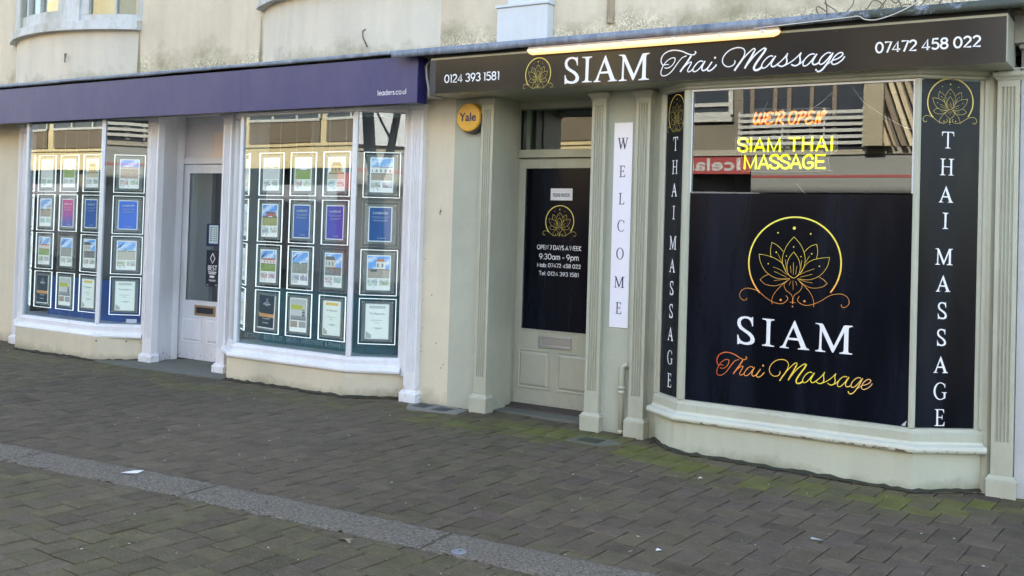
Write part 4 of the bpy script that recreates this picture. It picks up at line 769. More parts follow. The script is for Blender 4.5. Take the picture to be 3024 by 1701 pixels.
def poster_mesh(kind,seed):
    rnd=random.Random(seed); fn=special(kind) if kind in('award','cert_gold','cert_silver','room') or kind.startswith('land') else photo(kind,rnd)
    mb=MB(); nx,ny=26,38; y=-.0045
    for i in range(nx):
        for j in range(ny):
            u,v=(i+.5)/nx,(j+.5)/ny; mb.cur=fn(u,v)
            xa,xb=-PW/2+PW*i/nx,-PW/2+PW*(i+1)/nx; za,zb=PH/2-PH*j/ny,PH/2-PH*(j+1)/ny
            mb.face([(xa,y,zb),(xb,y,zb),(xb,y,za),(xa,y,za)])
    # paper edge and back
    mb.cur=(.7,.7,.7); mb.face([(-PW/2,y+.001,PH/2),(PW/2,y+.001,PH/2),(PW/2,y+.001,-PH/2),(-PW/2,y+.001,-PH/2)])
    return mb
def panel(x,y,zc,ang,kind,lit,label,seed,group,pw=.313,ph=.396,tilt=0):
    t=root('display_panel',(x,y,zc),label,'window display',group,rz=ang)
    hw,hh=pw/2,ph/2; r=.0023
    mb=MB()
    for a,b,c,d in ((-hw,hw,hh-r*2,hh),(-hw,hw,-hh,-hh+r*2),(-hw,-hw+r*2,-hh+r*2,hh-r*2),(hw-r*2,hw,-hh+r*2,hh-r*2)): mb.box(a,b,-.006,.004,c,d)
    mb.build('edge_light',M['led'] if lit else simple('unlit_edge',(.45,.47,.47),.3) ,t,local=True)
    B(-hw+.026,hw-.026,-.001,.003,-hh+.024,hh-.024).build('backing_plate',M['acr'],t,local=True)
    po=poster_mesh(kind,seed).build('poster',M['poster'],t,local=True)
    if tilt: po.rotation_euler=(0,R(tilt),0)
    pl=PLN((0,-.0048,0),(1,0,0))
    if kind.startswith('land'):
        m=MB(); mono(m,pl,'Landlords!',-.066,.066,.088,.110,.0008,wt=.19); m.build('lettering',M['vinyl'],po,local=True)
        m=MB()
        for z,a in ((.062,.075),(.052,.06),(.034,.07),(.026,.055)): m.box(-a,a,-.0058,-.0052,z,z+.0035)
        m.box(-.018,-.014,-.0058,-.0052,-.128,-.108); m.box(-.014,-.006,-.0058,-.0052,-.128,-.124); m.box(.0,.05,-.0058,-.0052,-.124,-.117)
        m.build('printed_lines',simple('pale_print',(.45,.50,.62),.5),po,local=True)
    elif kind.startswith('cert'):
        m=MB(); text(m,pl,'The Negotiator',-.070,.070,.060,.076,.0008,ref='N'); m.build('lettering',simple('grey_print',(.10,.11,.18),.5),po,local=True)
        m=MB(); text(m,pl,'Leaders Romans',-.055,.045,.005,.016,.0008,ref='L'); text(m,pl,'Group',-.02,.02,-.016,-.006,.0008,ref='G'); m.box(-.03,.05,-.0058,-.0052,-.058,-.054); m.box(-.01,.03,-.0058,-.0052,-.066,-.063); m.build('printed_lines',simple('grey_print2',(.22,.24,.25),.5),po,local=True)
    elif kind=='award':
        m=MB(); ribbon(m,pl,[(-.012,.098),(-.012,.112),(0,.124),(.012,.112),(.012,.098),(-.012,.098)],.004,.0008,False)
        for z,a,h in ((.082,.03,.005),(.066,.045,.009),(.056,.02,.004),(-.062,.05,.004),(-.068,.03,.003)): m.box(-a,a,-.0058,-.0052,z,z+h)
        m.box(-.038,-.034,-.0058,-.0052,-.108,-.088); m.box(-.034,-.026,-.0058,-.0052,-.108,-.104); m.box(-.02,.03,-.0058,-.0052,-.104,-.098)
        m.build('printed_emblem',M['vinyl'],po,local=True)
    for sx in(-1,1):
        for sz in(-1,1):
            cx,cz=sx*(hw-.032),sz*(hh-.031); m=MB(); m.tube([(cx,-.014,cz),(cx,.001,cz)],.0065,8); m.build('standoff_stud',M['steel'],t,local=True)
    return t
D={'mist':'a misty pale house photo','field':'a green field photo','collage':'a brown café collage','barn':'a red barn house photo','terrace':'a brick terrace and lawn photo','valley':'a valley road photo','street':'a white terrace street photo','award':'the dark blue award with copper ribbon','room':'a room photo with yellow wall','cert_gold':'a cream certificate with gold ribbon','cert_silver':'a pale certificate with silver ribbon','land_blue':'the blue Landlords! poster','land_violet':'the violet Landlords! poster','land_pink':'the magenta Landlords! poster','land_navy':'the dark blue unlit Landlords! poster','land_bright':'the bright blue Landlords! poster','white':'a white terraced houses photo','drive':'a white and brick house with car photo','sea':'a seafront houses photo','cottage':'a white cottage photo','coast':'a coast road photo'}
RN=['top','second','third','bottom']
rows=[1.921,1.493,1.073,.651]
g2=[['mist','field','collage'],['barn','land_blue','land_violet'],['terrace','valley','street'],['award','room','cert_gold']]
g1=[['mist','field','collage'],['cottage','land_pink','land_blue'],['terrace','valley','street'],['award','room','cert_gold']]
for r_ in range(4):
    for c_ in range(3):
        k=g2[r_][c_]; lit=not(r_==2 and c_==2)
        panel(-6.978+c_*.4005,-.095,rows[r_],0,k,lit,f"{RN[r_]} panel, {D[k]}, right of the white door",100+r_*3+c_,'property panels hung in the shop windows',tilt=2.2 if (r_,c_)==(3,0) else 0)
        k=g1[r_][c_]; lit=not(r_==2 and c_==1)
        panel(-10.38+c_*.4005,-.135,rows[r_]+.015,0,k,lit,f"{RN[r_]} panel, {D[k]}, in the far left bay",140+r_*3+c_,'property panels hung in the shop windows')
def angled(P,i,t,inset):
    a,b=Vector(P[i]),Vector(P[i+1]); n=nrm(a,b); p=a+(b-a)*t-n*inset; return p.x,p.y,math.atan2(b.y-a.y,b.x-a.x)
for r_,(k2,k1) in enumerate((('white','sea'),('land_navy','land_bright'),('drive','coast'),('cert_silver','cert_silver'))):
    x,y,a=angled(P2,2,.50,.05); panel(x,y,rows[r_]-.004,a,k2,r_!=1,f"{RN[r_]} panel, {D[k2]}, in angled pane beside cream wall",170+r_,'property panels hung in the shop windows',pw=.325)
    x,y,a=angled(P1,2,.53,.05); panel(x,y,rows[r_]+.012,a,k1,True,f"{RN[r_]} panel, {D[k1]}, in angled pane left of door",180+r_,'property panels hung in the shop windows',pw=.325)
    x,y,a=angled(P2,0,.56,.075); panel(x,y,rows[r_],a,'mist',True,f"{RN[r_]} panel seen edge-on in the bay right of the white door",190+r_,'property panels hung in the shop windows')
    x,y,a=angled(P1,0,.60,.075); panel(x,y,rows[r_]+.015,a,'field',True,f"{RN[r_]} panel seen edge-on at the left side of the far left bay",195+r_,'property panels hung in the shop windows')
def wires(x,y,label,z0=.36,z1=2.44):
    o=MB().tube([(x,y,z0),(x,y,z1)],.0012,5).build('hanging_wire',M['steel']); tag(o,label,'wire','steel wires that carry the window panels')
for c_ in range(3):
    for s in(-.098,.098):
        sd_='left' if s<0 else 'right'; cn_=('first','second','third')[c_]
        wires(-6.978+c_*.4005+s,-.092,f'{sd_} wire behind the {cn_} panel column right of the white door')
        wires(-10.38+c_*.4005+s,-.132,f'{sd_} wire behind the {cn_} panel column of the far left bay',.38,2.48)
# ================================================================ CREAM PIER AND SAGE WALLS
t=root('pier_wall',(-5.0,.1,0),'plain pier between the two shops, cream half and sage half','wall')
B(-5.305,-5.010,.05,.12,-.1,2.60).build('cream_panel',M['cream'],t)
B(-5.010,-4.700,.05,.12,-.1,2.60).build('sage_panel',M['greenwall'],t)
# left cream wall beyond first pilaster
tag(B(-20,-11.15,.05,.12,-.1,2.60).build('cream_wall',M['cream']),'plain cream wall at the far left below the purple fascia','wall')
# ================================================================ SAGE GREEN SHOPFRONT
S=root('sage_shopfront',(-2.8,0,0),'sage green shopfront with recessed door and black lettered bay window','shopfront')
for a,b,c,zs in ((-4.713,-4.595,.133,0),(-3.695,-3.575,.113,0),(-3.328,-3.209,.118,-.01),(-.887,-.764,.075,-.045)):
    pilaster(S,a,b,M['green'] if a<-1 else M['greenlight'],fb=.285,ft=2.445,pl=c,n=4,capz=2.505,zs=zs,ztop=2.50)
B(-3.575,-3.328,.045,.12,-.1,2.60).build('wall_panel',M['greenwall'],S)
MB().xy([(-3.215,.06),(-3.205,.075),(-3.12,.045),(-3.12,.12),(-3.215,.12)],-.1,2.55).build('casing',M['green'],S)
PS=[(-3.10,.005),(-2.832,-.2),(-1.3085,-.2),(-.955,.058)]
rp=[(-3.215,.15),(-3.13,.04),(-3.04,-.07),(-2.95,-.165),(-2.86,-.225),(-2.76,-.25),(-2.4,-.253),(-1.9,-.25),(-1.285,-.25),(-.90,.085)]
bay(S,PS,M['greenlight'],M['riser_s'],-.06,.200,.243,.0,.342,2.492,2.56,rp,postw=.034,nos=.088,stile0=.04,stile1=.045,headmat=M['green'],sillm=M['sill'])
for i in range(3):
    a,b=Vector(PS[i]),Vector(PS[i+1]); d=(b-a).normalized(); pane(S,a+d*.01,b-d*.01,.342,2.492)
# left corner post of this bay is the fat one
MB().xy([(-2.87,-.150),(-2.868,-.186),(-2.845,-.226),(-2.815,-.226),(-2.798,-.205),(-2.798,-.150)][::-1],.34,2.494).build('corner_post',M['green'],S,bevel=.005)
MB().xy([(-.957,.06),(-.945,.038),(-.915,.03),(-.887,.055),(-.887,.12),(-.957,.12)],-.1,2.56).build('casing',M['greenlight'],S)
bd=MB(); bd.box(-2.797,-1.326,-.212,-.204,2.478,2.490); bd.box(-1.334,-1.326,-.210,-.204,1.78,2.478); bd.box(-2.797,-2.789,-.210,-.204,1.78,2.478)
bd.build('white_glazing_bead',M['white'],S)
# recess and door
rw=MB(); rw.xy([(-4.605,.07),(-4.597,.075),(-4.602,.29),(-4.66,.29)],-.05,2.56); rw.xy([(-3.70,.07),(-3.69,.07),(-3.69,.7),(-3.70,.7)][::-1],-.05,2.56); rw.build('recess_wall',M['green'],S)
dfm=MB(); dfm.box(-4.67,-4.612,.29,.40,-.01,2.56); dfm.box(-4.70,-4.66,.40,.53,-.01,2.56); dfm.box(-3.83,-3.70,.40,.6,-.01,2.56); dfm.box(-4.69,-3.83,.47,.60,2.088,2.155); dfm.box(-4.69,-3.83,.49,.60,2.50,2.56)
dfm.build('door_frame',M['green'],S,bevel=.004)
B(-4.690,-4.672,.395,.52,.02,2.088).build('white_frame_edge',M['white'],S,bevel=.002)
MB().box(-4.62,-4.58,.55,.58,2.155,2.50).build('inner_frame',M['green'],S)
B(-4.69,-3.83,.545,.55,2.155,2.50).build('transom_pane',M['glass'],S)
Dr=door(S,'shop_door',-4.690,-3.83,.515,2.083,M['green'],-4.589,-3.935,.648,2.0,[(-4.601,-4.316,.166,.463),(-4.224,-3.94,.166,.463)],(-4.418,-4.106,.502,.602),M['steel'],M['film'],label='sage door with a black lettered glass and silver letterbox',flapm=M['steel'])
MB().box(-4.67,-3.8,.33,.56,-.03,.022).build('threshold',M['wood'],S)
B(-5.0,-.8,-.30,.9,2.556,2.60).build('soffit',M['green'],S)
inn=MB()
inn.box(-4.95,-.7,3.0,3.05,-.1,2.6); inn.box(-.74,-.70,.13,3.0,-.1,2.6); inn.box(-4.95,-.7,.9,3.0,2.60,2.63); inn.box(-4.95,-.7,.62,3.0,-.12,-.06); inn.box(-3.69,-3.1,.13,.16,-.1,2.6); inn.box(-3.69,-3.66,.16,3,-.1,2.6)
inn.build('shop_interior',M['interior'],S)
# lettering on the door glass
pl=PLN((0,.529,0),(1,0,0))
mb=MB(); lotus(mb,pl,-4.256,1.578,.44,.44,wk=1.7); mb.build('lotus_emblem',M['gold'],Dr)
mb=MB(); mono(mb,pl,'OPEN 7 DAYS A WEEK',-4.468,-4.045,1.320,1.358,wt=.15); mb.build('lettering',M['vinyl'],Dr); mb=MB(); mono(mb,pl,'9:30am - 9pm',-4.445,-4.066,1.238,1.286,wt=.13)
mb.build('lettering',M['vinyl'],Dr); mb=MB(); mono(mb,pl,'Mob: 07472 458 022',-4.463,-4.045,1.173,1.207,wt=.15); mb.build('lettering',M['vinyl'],Dr); mb=MB(); mono(mb,pl,'Tel: 0124 393 1581',-4.443,-4.063,1.104,1.138,wt=.14); mb.build('lettering',M['vinyl'],Dr)
def f(t,pl):
    mb=MB(); text(mb,pl,'PLEASE KNOCK!',-4.322,-4.165,1.762,1.792,.001,bold=.0006); mb.build('lettering',M['navytext'],t)
notice('paper_note','white paper note reading PLEASE KNOCK! on the black door glass','note',-4.348,-4.140,1.733,1.832,.527,M['paper'],f)
# welcome board
t=root('welcome_sign',(-3.445,.04,.773),'tall narrow white board reading WELCOME downwards on the sage wall','sign')
B(-3.521,-3.367,.038,.0445,.773,2.307).build('board',M['acmwhite'],t,bevel=.001)
pl=PLN((0,.038,0),(1,0,0))
for ch,z in zip('WELCOME',(2.150,1.941,1.736,1.533,1.325,1.114,.918)): mb=MB(); glyph(mb,pl,ch,-3.446,z-.043,.086,.78,.0012); mb.build('letter',M['navytext'],t)
# downpipe
t=root('waste_pipe',(-3.388,.0,0),'short sage painted waste pipe with an elbow beside the fluted pilaster','pipe')
pts=[(-3.388,.01,-.0),(-3.388,.01,.46)]+[(-3.388+.045*(1-math.cos(R(a))),.01,.46+.045*math.sin(R(a))) for a in (25,50,75,90)]+[(-3.325,.01,.505)]
MB().tube(pts,.020,12).build('pipe',M['greenlight'],t,smooth=True)
for z in (.30,.335,-.0+.012): MB().tube([(-3.388,.01,z-.012),(-3.388,.01,z+.012)],.0238,12).build('collar',M['greenlight'],t,smooth=True)
MB().tube([(-3.340,.01,.505),(-3.328,.01,.505)],.024,12).build('collar',simple('rusty_collar',(.22,.18,.14),.8),t)
# alarm box
t=root('alarm_box',(-4.815,.05,2.27),'round yellow alarm box with dark base beside the fluted pilaster','alarm box')
c0,c1=-4.822,2.385
q=[(c0+.118*math.cos(R(a)),c1+.118*math.sin(R(a))) for a in range(0,360,12)]
q=[(min(x,-4.712),z) for x,z in q]
MB().prism(q,.05,-.035,lambda p,t_:(p[0],t_,p[1])).build('cover',M['yellow'],t,bevel=.012)
q=[(c0+.012+.112*math.cos(R(a)),c1-.022+.112*math.sin(R(a))) for a in range(0,360,12)]
q=[(min(x,-4.71),z) for x,z in q]
MB().prism(q,.05,-.012,lambda p,t_:(p[0],t_,p[1])).build('base',M['dkplastic'],t,bevel=.004)
mb=MB(); text(mb,PLN((0,-.0352,0),(1,0,0)),'Yale',-4.905,-4.745,2.355,2.420,.001,ref='Y',bold=.0025); mb.build('lettering',M['navytext'],t)
# ---------------------------------------------------------------- window graphics
t=root('window_graphic',(-2.06,-.21,.345),'large black window film with lotus emblem, SIAM and Thai Massage','window graphic')
q=[(-2.793,.346),(-1.365,.346),(-1.340,.352),(-1.330,.375),(-1.330,1.772),(-2.793,1.772)]
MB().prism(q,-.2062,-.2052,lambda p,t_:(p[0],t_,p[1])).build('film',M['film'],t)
MB().poly([(-1.365,-.207,.347),(-1.342,-.218,.362),(-1.332,-.207,.385),(-1.345,-.209,.366)],[(0,1,2,3)]) 
cc=MB(); cc.face([(-1.367,-.2065,.350),(-1.340,-.217,.350),(-1.333,-.2065,.383)]); cc.face([(-1.367,-.2075,.350),(-1.333,-.2075,.383),(-1.340,-.218,.350)]); cc.build('curled_corner',simple('film_back',(.45,.44,.42),.5),t)
pl=PLN((0,-.2062,0),(1,0,0))
for k in 'SIAM': mb=MB(); filled(mb,pl,GL[k],.001); mb.build('letter',M['vinyl'],t)
mb=MB(); script(mb,pl,-2.5693,-1.5427,.5082,.6959); mb.build('script_lettering',M['script_grad'],t)
mb=MB(); lotus(mb,pl,-2.0567,1.3675,1,1); mb.build('lotus_emblem',M['lotus_grad'],t)
def sidefilm(a,b,label,zs,ts,lot,wide,lh,name='window_graphic'):
    a=Vector((*a,0));b=Vector((*b,0)); d=(b-a).normalized(); L=(b-a).length
    pl=PLN(a,d); pl.o=a+pl.n*.0035
    t=root(name,((a.x+b.x)/2,(a.y+b.y)/2,.36),label,'window graphic','black films on the side panes')
    mb=MB(); P=[pl.p(x,z,k) for k in(-.001,0.0) for x,z in((0.004,.346),(L-.004,.346),(L-.004,2.488),(0.004,2.488))]
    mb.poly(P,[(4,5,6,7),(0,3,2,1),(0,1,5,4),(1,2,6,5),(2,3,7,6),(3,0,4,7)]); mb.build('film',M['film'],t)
    for ch,z,tt in zip('THAIMASSAGE',zs,ts): mb=MB(); glyph(mb,pl,ch,tt*L,z-lh/2,lh,wide); mb.build('letter',M['vinyl'],t)
    mb=MB(); lotus(mb,pl,lot[0]*L,lot[1],lot[2],lot[3],wk=1.45); mb.build('lotus_emblem',M['gold'],t)
zz=(2.117,1.950,1.781,1.617,1.398,1.231,1.063,.898,.732,.570,.408)
sidefilm((-1.290,-.196),(-.989,.028),'wide black side film reading THAI MASSAGE downwards beside the right pilaster',zz,[.46,.452,.448,.444,.434,.43,.424,.42,.417,.415,.415],(.487,2.376,.475,.485),.86,.103)
zz=(2.126,1.96,1.799,1.636,1.424,1.261,1.100,.937,.777,.611,.449)
sidefilm((-3.062,-.028),(-2.850,-.190),'narrow black side film reading THAI MASSAGE downwards left of the main pane',zz,[.52+.0*i for i in range(11)],(.55,2.36,.37,.46),.80,.098)
# ---------------------------------------------------------------- neon signs behind the upper glass
def neon(name,label,strokes,plate,mat,y0,r):
    xs=[p[0] for s in strokes for p in s]; zs=[p[1] for s in strokes for p in s]
    t=root(name,((min(xs)+max(xs))/2,y0,min(zs)),label,'neon sign')
    P=catmull(plate,3,True)
    MB().prism(P,y0+.012,y0+.018,lambda p,t_:(p[0],t_,p[1])).build('backing_plate',M['acrglow'],t)
    mb=MB(); mb.tube([(p[0],y0+.014,p[1]) for p in P+P[:1]],.0017,5); mb.build('plate_edge',simple('plate_edge_glow',(.5,.42,.36),.3),t)
    ch=MB()
    for s in strokes:
        q=catmull(s,4) if len(s)>5 else s
        ch.tube([(p[0],y0+.008,p[1]) for p in q],r*1.55,8)
    ch.build('neon_glow_channel',M['neon_yb'] if mat is M['neon_y'] else M['neon_ob'],t,smooth=True)  # wider dim emissive tubes added as the glow round the letters
    mb=MB()
    for s in strokes:
        q=catmull(s,4) if len(s)>5 else s
        q=[(p[0],y0-.001*(i%2),p[1]) for i,p in enumerate(q)]
        q=[Vector(p) for p in q]
        mb.tube(q,r,8); 
        for e in(q[0],q[-1]): 
            mb.tube([e+Vector((0,-r*.2,-r)),e+Vector((0,0,-r*.7)),e,e+Vector((0,0,r*.7)),e+Vector((0,0,r))],[r*.2,r*.8,r,r*.8,r*.2],8)
    mb.build('neon_tube',mat,t,smooth=True)
neon('open_neon_sign',"orange script neon sign reading WE'R OPEN behind the glass",NEO,PL1,M['neon_o'],-.1,.0056)
neon('name_neon_sign','yellow neon sign reading SIAM THAI MASSAGE behind the glass',YEL,PL2,M['neon_y'],-.1,.0062)
def wpx(pts,label,r=.0022,mat='cable',name='hanging_cable',cat='cable',grp='cables that hang the neon signs'):
    o=MB().tube(pts,r,6).build(name,M[mat],smooth=True); tag(o,label,cat,grp); return o
def SW(px,y=-.11):  # helper reading the survey of the window's upper part: (x,z) in metres
    return [(x,y,z) for x,z in px]
wpx(SW([(-1.845,2.455),(-1.93,2.38),(-2.02,2.32)]),'white cable rising right from the orange neon sign to the window head')
wpx(SW([(-2.29,2.40),(-2.36,2.27)]),'thin cord rising from the left end of the orange neon sign',.0012)
wpx(SW([(-2.41,2.12),(-2.485,2.04)]),'thin cord between the left ends of the two neon signs',.0012)
wpx(SW([(-1.97,2.14),(-1.85,2.04)]),'thin cord between the right ends of the two neon signs',.0012)
wpx(SW([(-1.73,2.47),(-1.66,2.37),(-1.52,2.27),(-1.40,2.20),(-1.32,2.18)]),'white cable sagging towards the right side of the window')
wpx(SW([(-2.085,1.845),(-2.02,1.775)]),'white cable dropping from the yellow neon sign to the black film')
# ================================================================ FASCIAS, LEAD, LAMP
t=root('purple_fascia_sign',(-8,-.30,2.49),'long plain purple fascia board with small white web address at its right end','shop sign')
for a,b in ((-20,-10.42),(-10.418,-7.204),(-7.202,-5.150)):
    MB().box(a,b,-.30,-.285,2.487,2.868).build('fascia_panel',M['purple'],t)
B(-5.152,-5.146,-.297,-.172,2.485,2.862).build('end_panel',M['purple_side'],t)
B(-20,-5.153,-.285,-.172,2.490,2.862).build('sign_body',M['dkplastic'],t)
mb=MB(); mono(mb,PLN((0,-.30,0),(1,0,0)),'leaders.co.ul',-5.565,-5.262,2.562,2.606,.001,wt=.115); mb.build('lettering',M['vinyl'],t)
tag(B(-20,-.80,-.17,.1,2.603,2.90).build('fascia_backing_board',simple('grey_backing_board',(.22,.23,.22),.6)),'grey backing board in the gap between the two fascia signs','board')
t=root('black_fascia_sign',(-2.9,-.346,2.54),'black fascia sign with white SIAM Thai Massage lettering and two phone numbers','shop sign')
for a,b in ((-4.93,-2.927),(-2.925,-.802)): B(a,b,-.346,-.337,2.542,2.812).build('fascia_panel',M['black'],t)
bx=MB(); bx.box(-4.99,-.796,-.336,.045,2.545,2.830); bx.build('sign_box',M['green'],t,bevel=.003)
B(-4.99,-4.93,-.344,-.337,2.545,2.812).build('end_strip',simple('navy_end_strip',(.012,.018,.035),.4),t)
B(-4.98,-.80,-.322,-.05,2.831,2.90).build('dark_band',M['dark'],t)
for x,z in ((-.835,2.556),(-2.94,2.80),(-2.91,2.80),(-2.94,2.55),(-2.91,2.55),(-1.78,2.795),(-1.9,2.55)): MB().tube([(x,-.3495,z),(x,-.345,z)],.0045,8).build('screw',M['dkplastic'],t)
pl=PLN((0,-.346,0),(1,0,0))
mb=MB(); mono(mb,pl,'0124 393 1581',-4.842,-4.322,2.623,2.689,wt=.15); mb.build('phone_number',M['vinyl'],t)
mb=MB(); mono(mb,pl,'07472 458 022',-1.537,-.937,2.641,2.709,wt=.165); mb.build('phone_number',M['vinyl'],t)
mb=MB(); lotus(mb,pl,-3.975,2.668,.355,.40,wk=1.7); mb.build('lotus_emblem',M['gold'],t)
mb=MB(); X0,X1=-3.752,-3.063; wds=dict(S=.154,I=.108,A=.232,M=.262); 
xs_={'S':-3.687,'I':-3.561,'A':-3.411,'M':-3.186}; wf={'S':.99,'I':.98,'A':.96,'M':1.0}
for k in 'SIAM':
    h=.193; wd=max(p[0] for p in G[k][0]); mb=MB(); filled(mb,pl,G[k],.0012,lambda p,k=k,wd=wd,h=h:(xs_[k]+(p[0]-wd/2)*h*wf[k]*.98,2.560+p[1]*h)); mb.build('letter',M['vinyl'],t)
mb=MB(); script(mb,pl,-2.978,-1.722,2.548,2.752,wk=1.3); mb.build('script_lettering',M['vinyl'],t)
# lead capping with a wavy drip edge
def lead(name,x0,x1,yf,zb,zt,label,amp,step=.05):
    mb=MB(); n=int((x1-x0)/step); rnd=random.Random(4); pr=[]
    for i in range(n+1):
        x=x0+(x1-x0)*i/n; wv=amp*(math.sin(x*3.1)+.6*math.sin(x*7.7+1)+rnd.uniform(-.5,.5)); w2=amp*.8*math.sin(x*5.3+.4)
        pr.append([(x,yf+.012,zb+wv),(x,yf+w2,zb+wv*1.0),(x,yf-.006+w2,zb+(zt-zb)*.45),(x,yf+w2,zt-.01),(x,yf+.03,zt),(x,.101,zt+.06+w2)])
    v=[q for p in pr for q in p]; m=6
    mb.poly(v,[(i*m+j,(i+1)*m+j,(i+1)*m+j+1,i*m+j+1) for i in range(n) for j in range(m-1)])
    o=mb.build(name,M['lead'],smooth=True); sol=o.modifiers.new('thickness','SOLIDIFY'); sol.thickness=.004; tag(o,label,'lead flashing'); return o
lead('lead_flashing',-20,-5.30,-.315,2.889,2.930,'dark thin lead flashing along the top of the purple fascia',.0022)
lead('lead_flashing',-5.35,-.40,-.395,2.848,2.912,'thick mottled lead flashing with moss above the black fascia',.0022)
# tube lamp
t=root('tube_lamp',(-3.07,-.38,2.80),'long lit warm tube lamp with clips above the black fascia sign','lamp')
B(-4.045,-2.135,-.392,-.340,2.826,2.846).build('tray',M['tray'],t,bevel=.004)
def rr(x):  # cross-section half-round diffuser
    return [(x,-.352,2.826),(x,-.352,2.806),(x,-.362,2.792),(x,-.378,2.786),(x,-.392,2.792),(x,-.400,2.806),(x,-.400,2.826)]
mb=MB(); n=7; xs__=[-4.045,-4.035,-4.01,-2.17,-2.145,-2.135]; sc__=[.35,.75,1,1,.75,.35]
v=[]
for x,k in zip(xs__,sc__): v+=[(a,b,2.826-(2.826-c)*k) for a,b,c in rr(x)]
mb.poly(v,[(i*n+j,i*n+j+1,(i+1)*n+j+1,(i+1)*n+j) for i in range(5) for j in range(n-1)]+[tuple(range(n)),tuple(range(5*n,6*n))[::-1]])
mb.build('diffuser',M['tube'],t,smooth=True)
for x in (-3.93,-3.60,-3.24,-2.87,-2.53,-2.24): B(x-.016,x+.016,-.404,-.396,2.812,2.834).build('clip',M['steel'],t,bevel=.002)
# cables about the gap between the signs
q=[(-5.10,-.2,2.84),(-5.125,-.22,2.79),(-5.115,-.22,2.70),(-5.075,-.24,2.60),(-5.06,-.25,2.53)]
tag(MB().tube([Vector(p) for p in q],.011,8).build('conduit',M['greycable'],smooth=True),'grey conduit curving down in the gap between the two fascia signs','conduit')
# ================================================================ UPPER BUILDING
U=root('rendered_upper_building',(-6,.1,2.9),'weathered cream rendered upper storey with two bowed windows above the shop signs','building')
ub=MB(); ub.box(-11.9,2.5,.1,7,2.90,10.7); ub.build('wall',M['upper'],U)
ub=MB(); ub.box(-40,-11.9,.1,7,2.90,10.7); ub.build('wall_low',M['upper'],U)
B(-40,2.5,.2,7,-.2,-.12).build('footing',M['dark'],U)
bb=MB(); bb.box(-12.6,-12.55,.12,7,-.1,2.9); bb.box(-40,-12.6,.12,.3,-.1,2.9); bb.box(-12.6,3,6.9,7,-.1,2.9); bb.box(-.70,2.5,.13,.3,-.1,2.9); bb.box(-12.6,2.5,.12,7,2.65,2.9); bb.build('inner_structure',M['interior'],U)
def bow(cx,hc,sag,z0,z1,name,mat,ext=0,par=U,a0=None,a1=None,thick=None):
    Rr_=(hc*hc+sag*sag)/(2*sag); cy=.1+Rr_-sag; am=math.asin(hc/Rr_); Rr2=Rr_+ext
    A0=-am if a0 is None else a0; A1=am if a1 is None else a1; n=28
    arc=[(cx+Rr2*math.sin(A0+(A1-A0)*i/n),cy-Rr2*math.cos(A0+(A1-A0)*i/n)) for i in range(n+1)]
    if thick: arc2=[(cx+(Rr2-thick)*math.sin(A0+(A1-A0)*i/n),cy-(Rr2-thick)*math.cos(A0+(A1-A0)*i/n)) for i in range(n+1)]; pts=arc+arc2[::-1]
    else: pts=arc+[(cx+hc+ext*.5,.2),(cx-hc-ext*.5,.2)]
    mb=MB(); m=len(pts); 
    mb.xy(pts,z0,z1)
    return mb.build(name,mat,par)
BX,BH,BS=-10.33,1.11,.33
bow(BX,BH,BS,2.90,3.47,'bow',M['upper_grey'])
bow(BX,BH,BS,3.462,3.485,'sill_drip',M['whitesill'],.075); bow(BX,BH,BS,3.485,3.56,'window_sill',M['whitesill'],.062)
b2=bow(-6.29,1.06,.33,2.90,3.525,'bow',M['upper_grey']); bow(-6.29,1.06,.33,3.51,3.535,'sill_drip',M['whitesill'],.085); bow(-6.29,1.06,.33,3.535,3.60,'window_sill',M['whitesill'],.07)
Rb=(BH*BH+BS*BS)/(2*BS); am=math.asin(BH/Rb)
ax=lambda x:math.asin((x-BX)/Rb)
for a,b,ext,z0,z1,th,nm,mt in ((-am,ax(-10.98),.03,3.56,5,.12,'window_frame','whitesill'),(ax(-10.13),ax(-9.84),.03,3.56,5,.12,'window_frame','whitesill'),(ax(-9.06),am,.03,3.56,5,.12,'window_frame','whitesill'),
    (ax(-10.98),ax(-10.13),.0,3.56,3.70,.05,'sash','whitesill'),(ax(-9.84),ax(-9.06),.0,3.56,3.635,.05,'sash','whitesill'),(ax(-9.84),ax(-9.74),.005,3.635,5,.05,'sash','whitesill'),(ax(-9.14),ax(-9.06),.005,3.6,5,.05,'sash','whitesill'),(ax(-9.455),ax(-9.435),.005,3.6,5,.05,'glazing_bar','whitesill'),
    (ax(-10.50),ax(-10.48),.005,3.69,5,.05,'glazing_bar','whitesill'),(ax(-10.82),ax(-10.77),.005,3.69,5,.05,'glazing_bar','whitesill')):
    bow(BX,BH,BS,z0,z1,nm,M[mt],ext,a0=a,a1=b,thick=th)
bow(BX,BH,BS,3.56,5,'window_pane',M['glass'],-.03,a0=-am,a1=am,thick=.004)
bow(BX,BH,BS,3.56,5,'blind',simple('beige_blind',(.35,.26,.14),.7),-.25,a0=ax(-10.52),a1=ax(-10.1),thick=.01)
B(-9.75,-9.0,.16,.2,3.4,5).build('dark_room',M['interior'],U)
bow(-6.29,1.06,.33,3.60,5,'window_frame',M['whitesill'],.02)
# corner pilaster block, ridge pipe
kb=MB(); kb.box(-4.592,-4.118,.0,.1,2.90,3.262); kb.build('flaking_block',M['blockwhite'],U,bevel=.008)
kb=MB(); kb.box(-4.605,-4.105,-.012,.1,3.262,3.285); kb.box(-4.50,-4.11,.01,.1,3.285,6); kb.build('block_ledge',M['blockwhite'],U,bevel=.004)
MB().tube([(-3.61,.095,3.08),(-3.61,.095,8)],.032,10).build('painted_pipe',M['upper'],U,smooth=True)
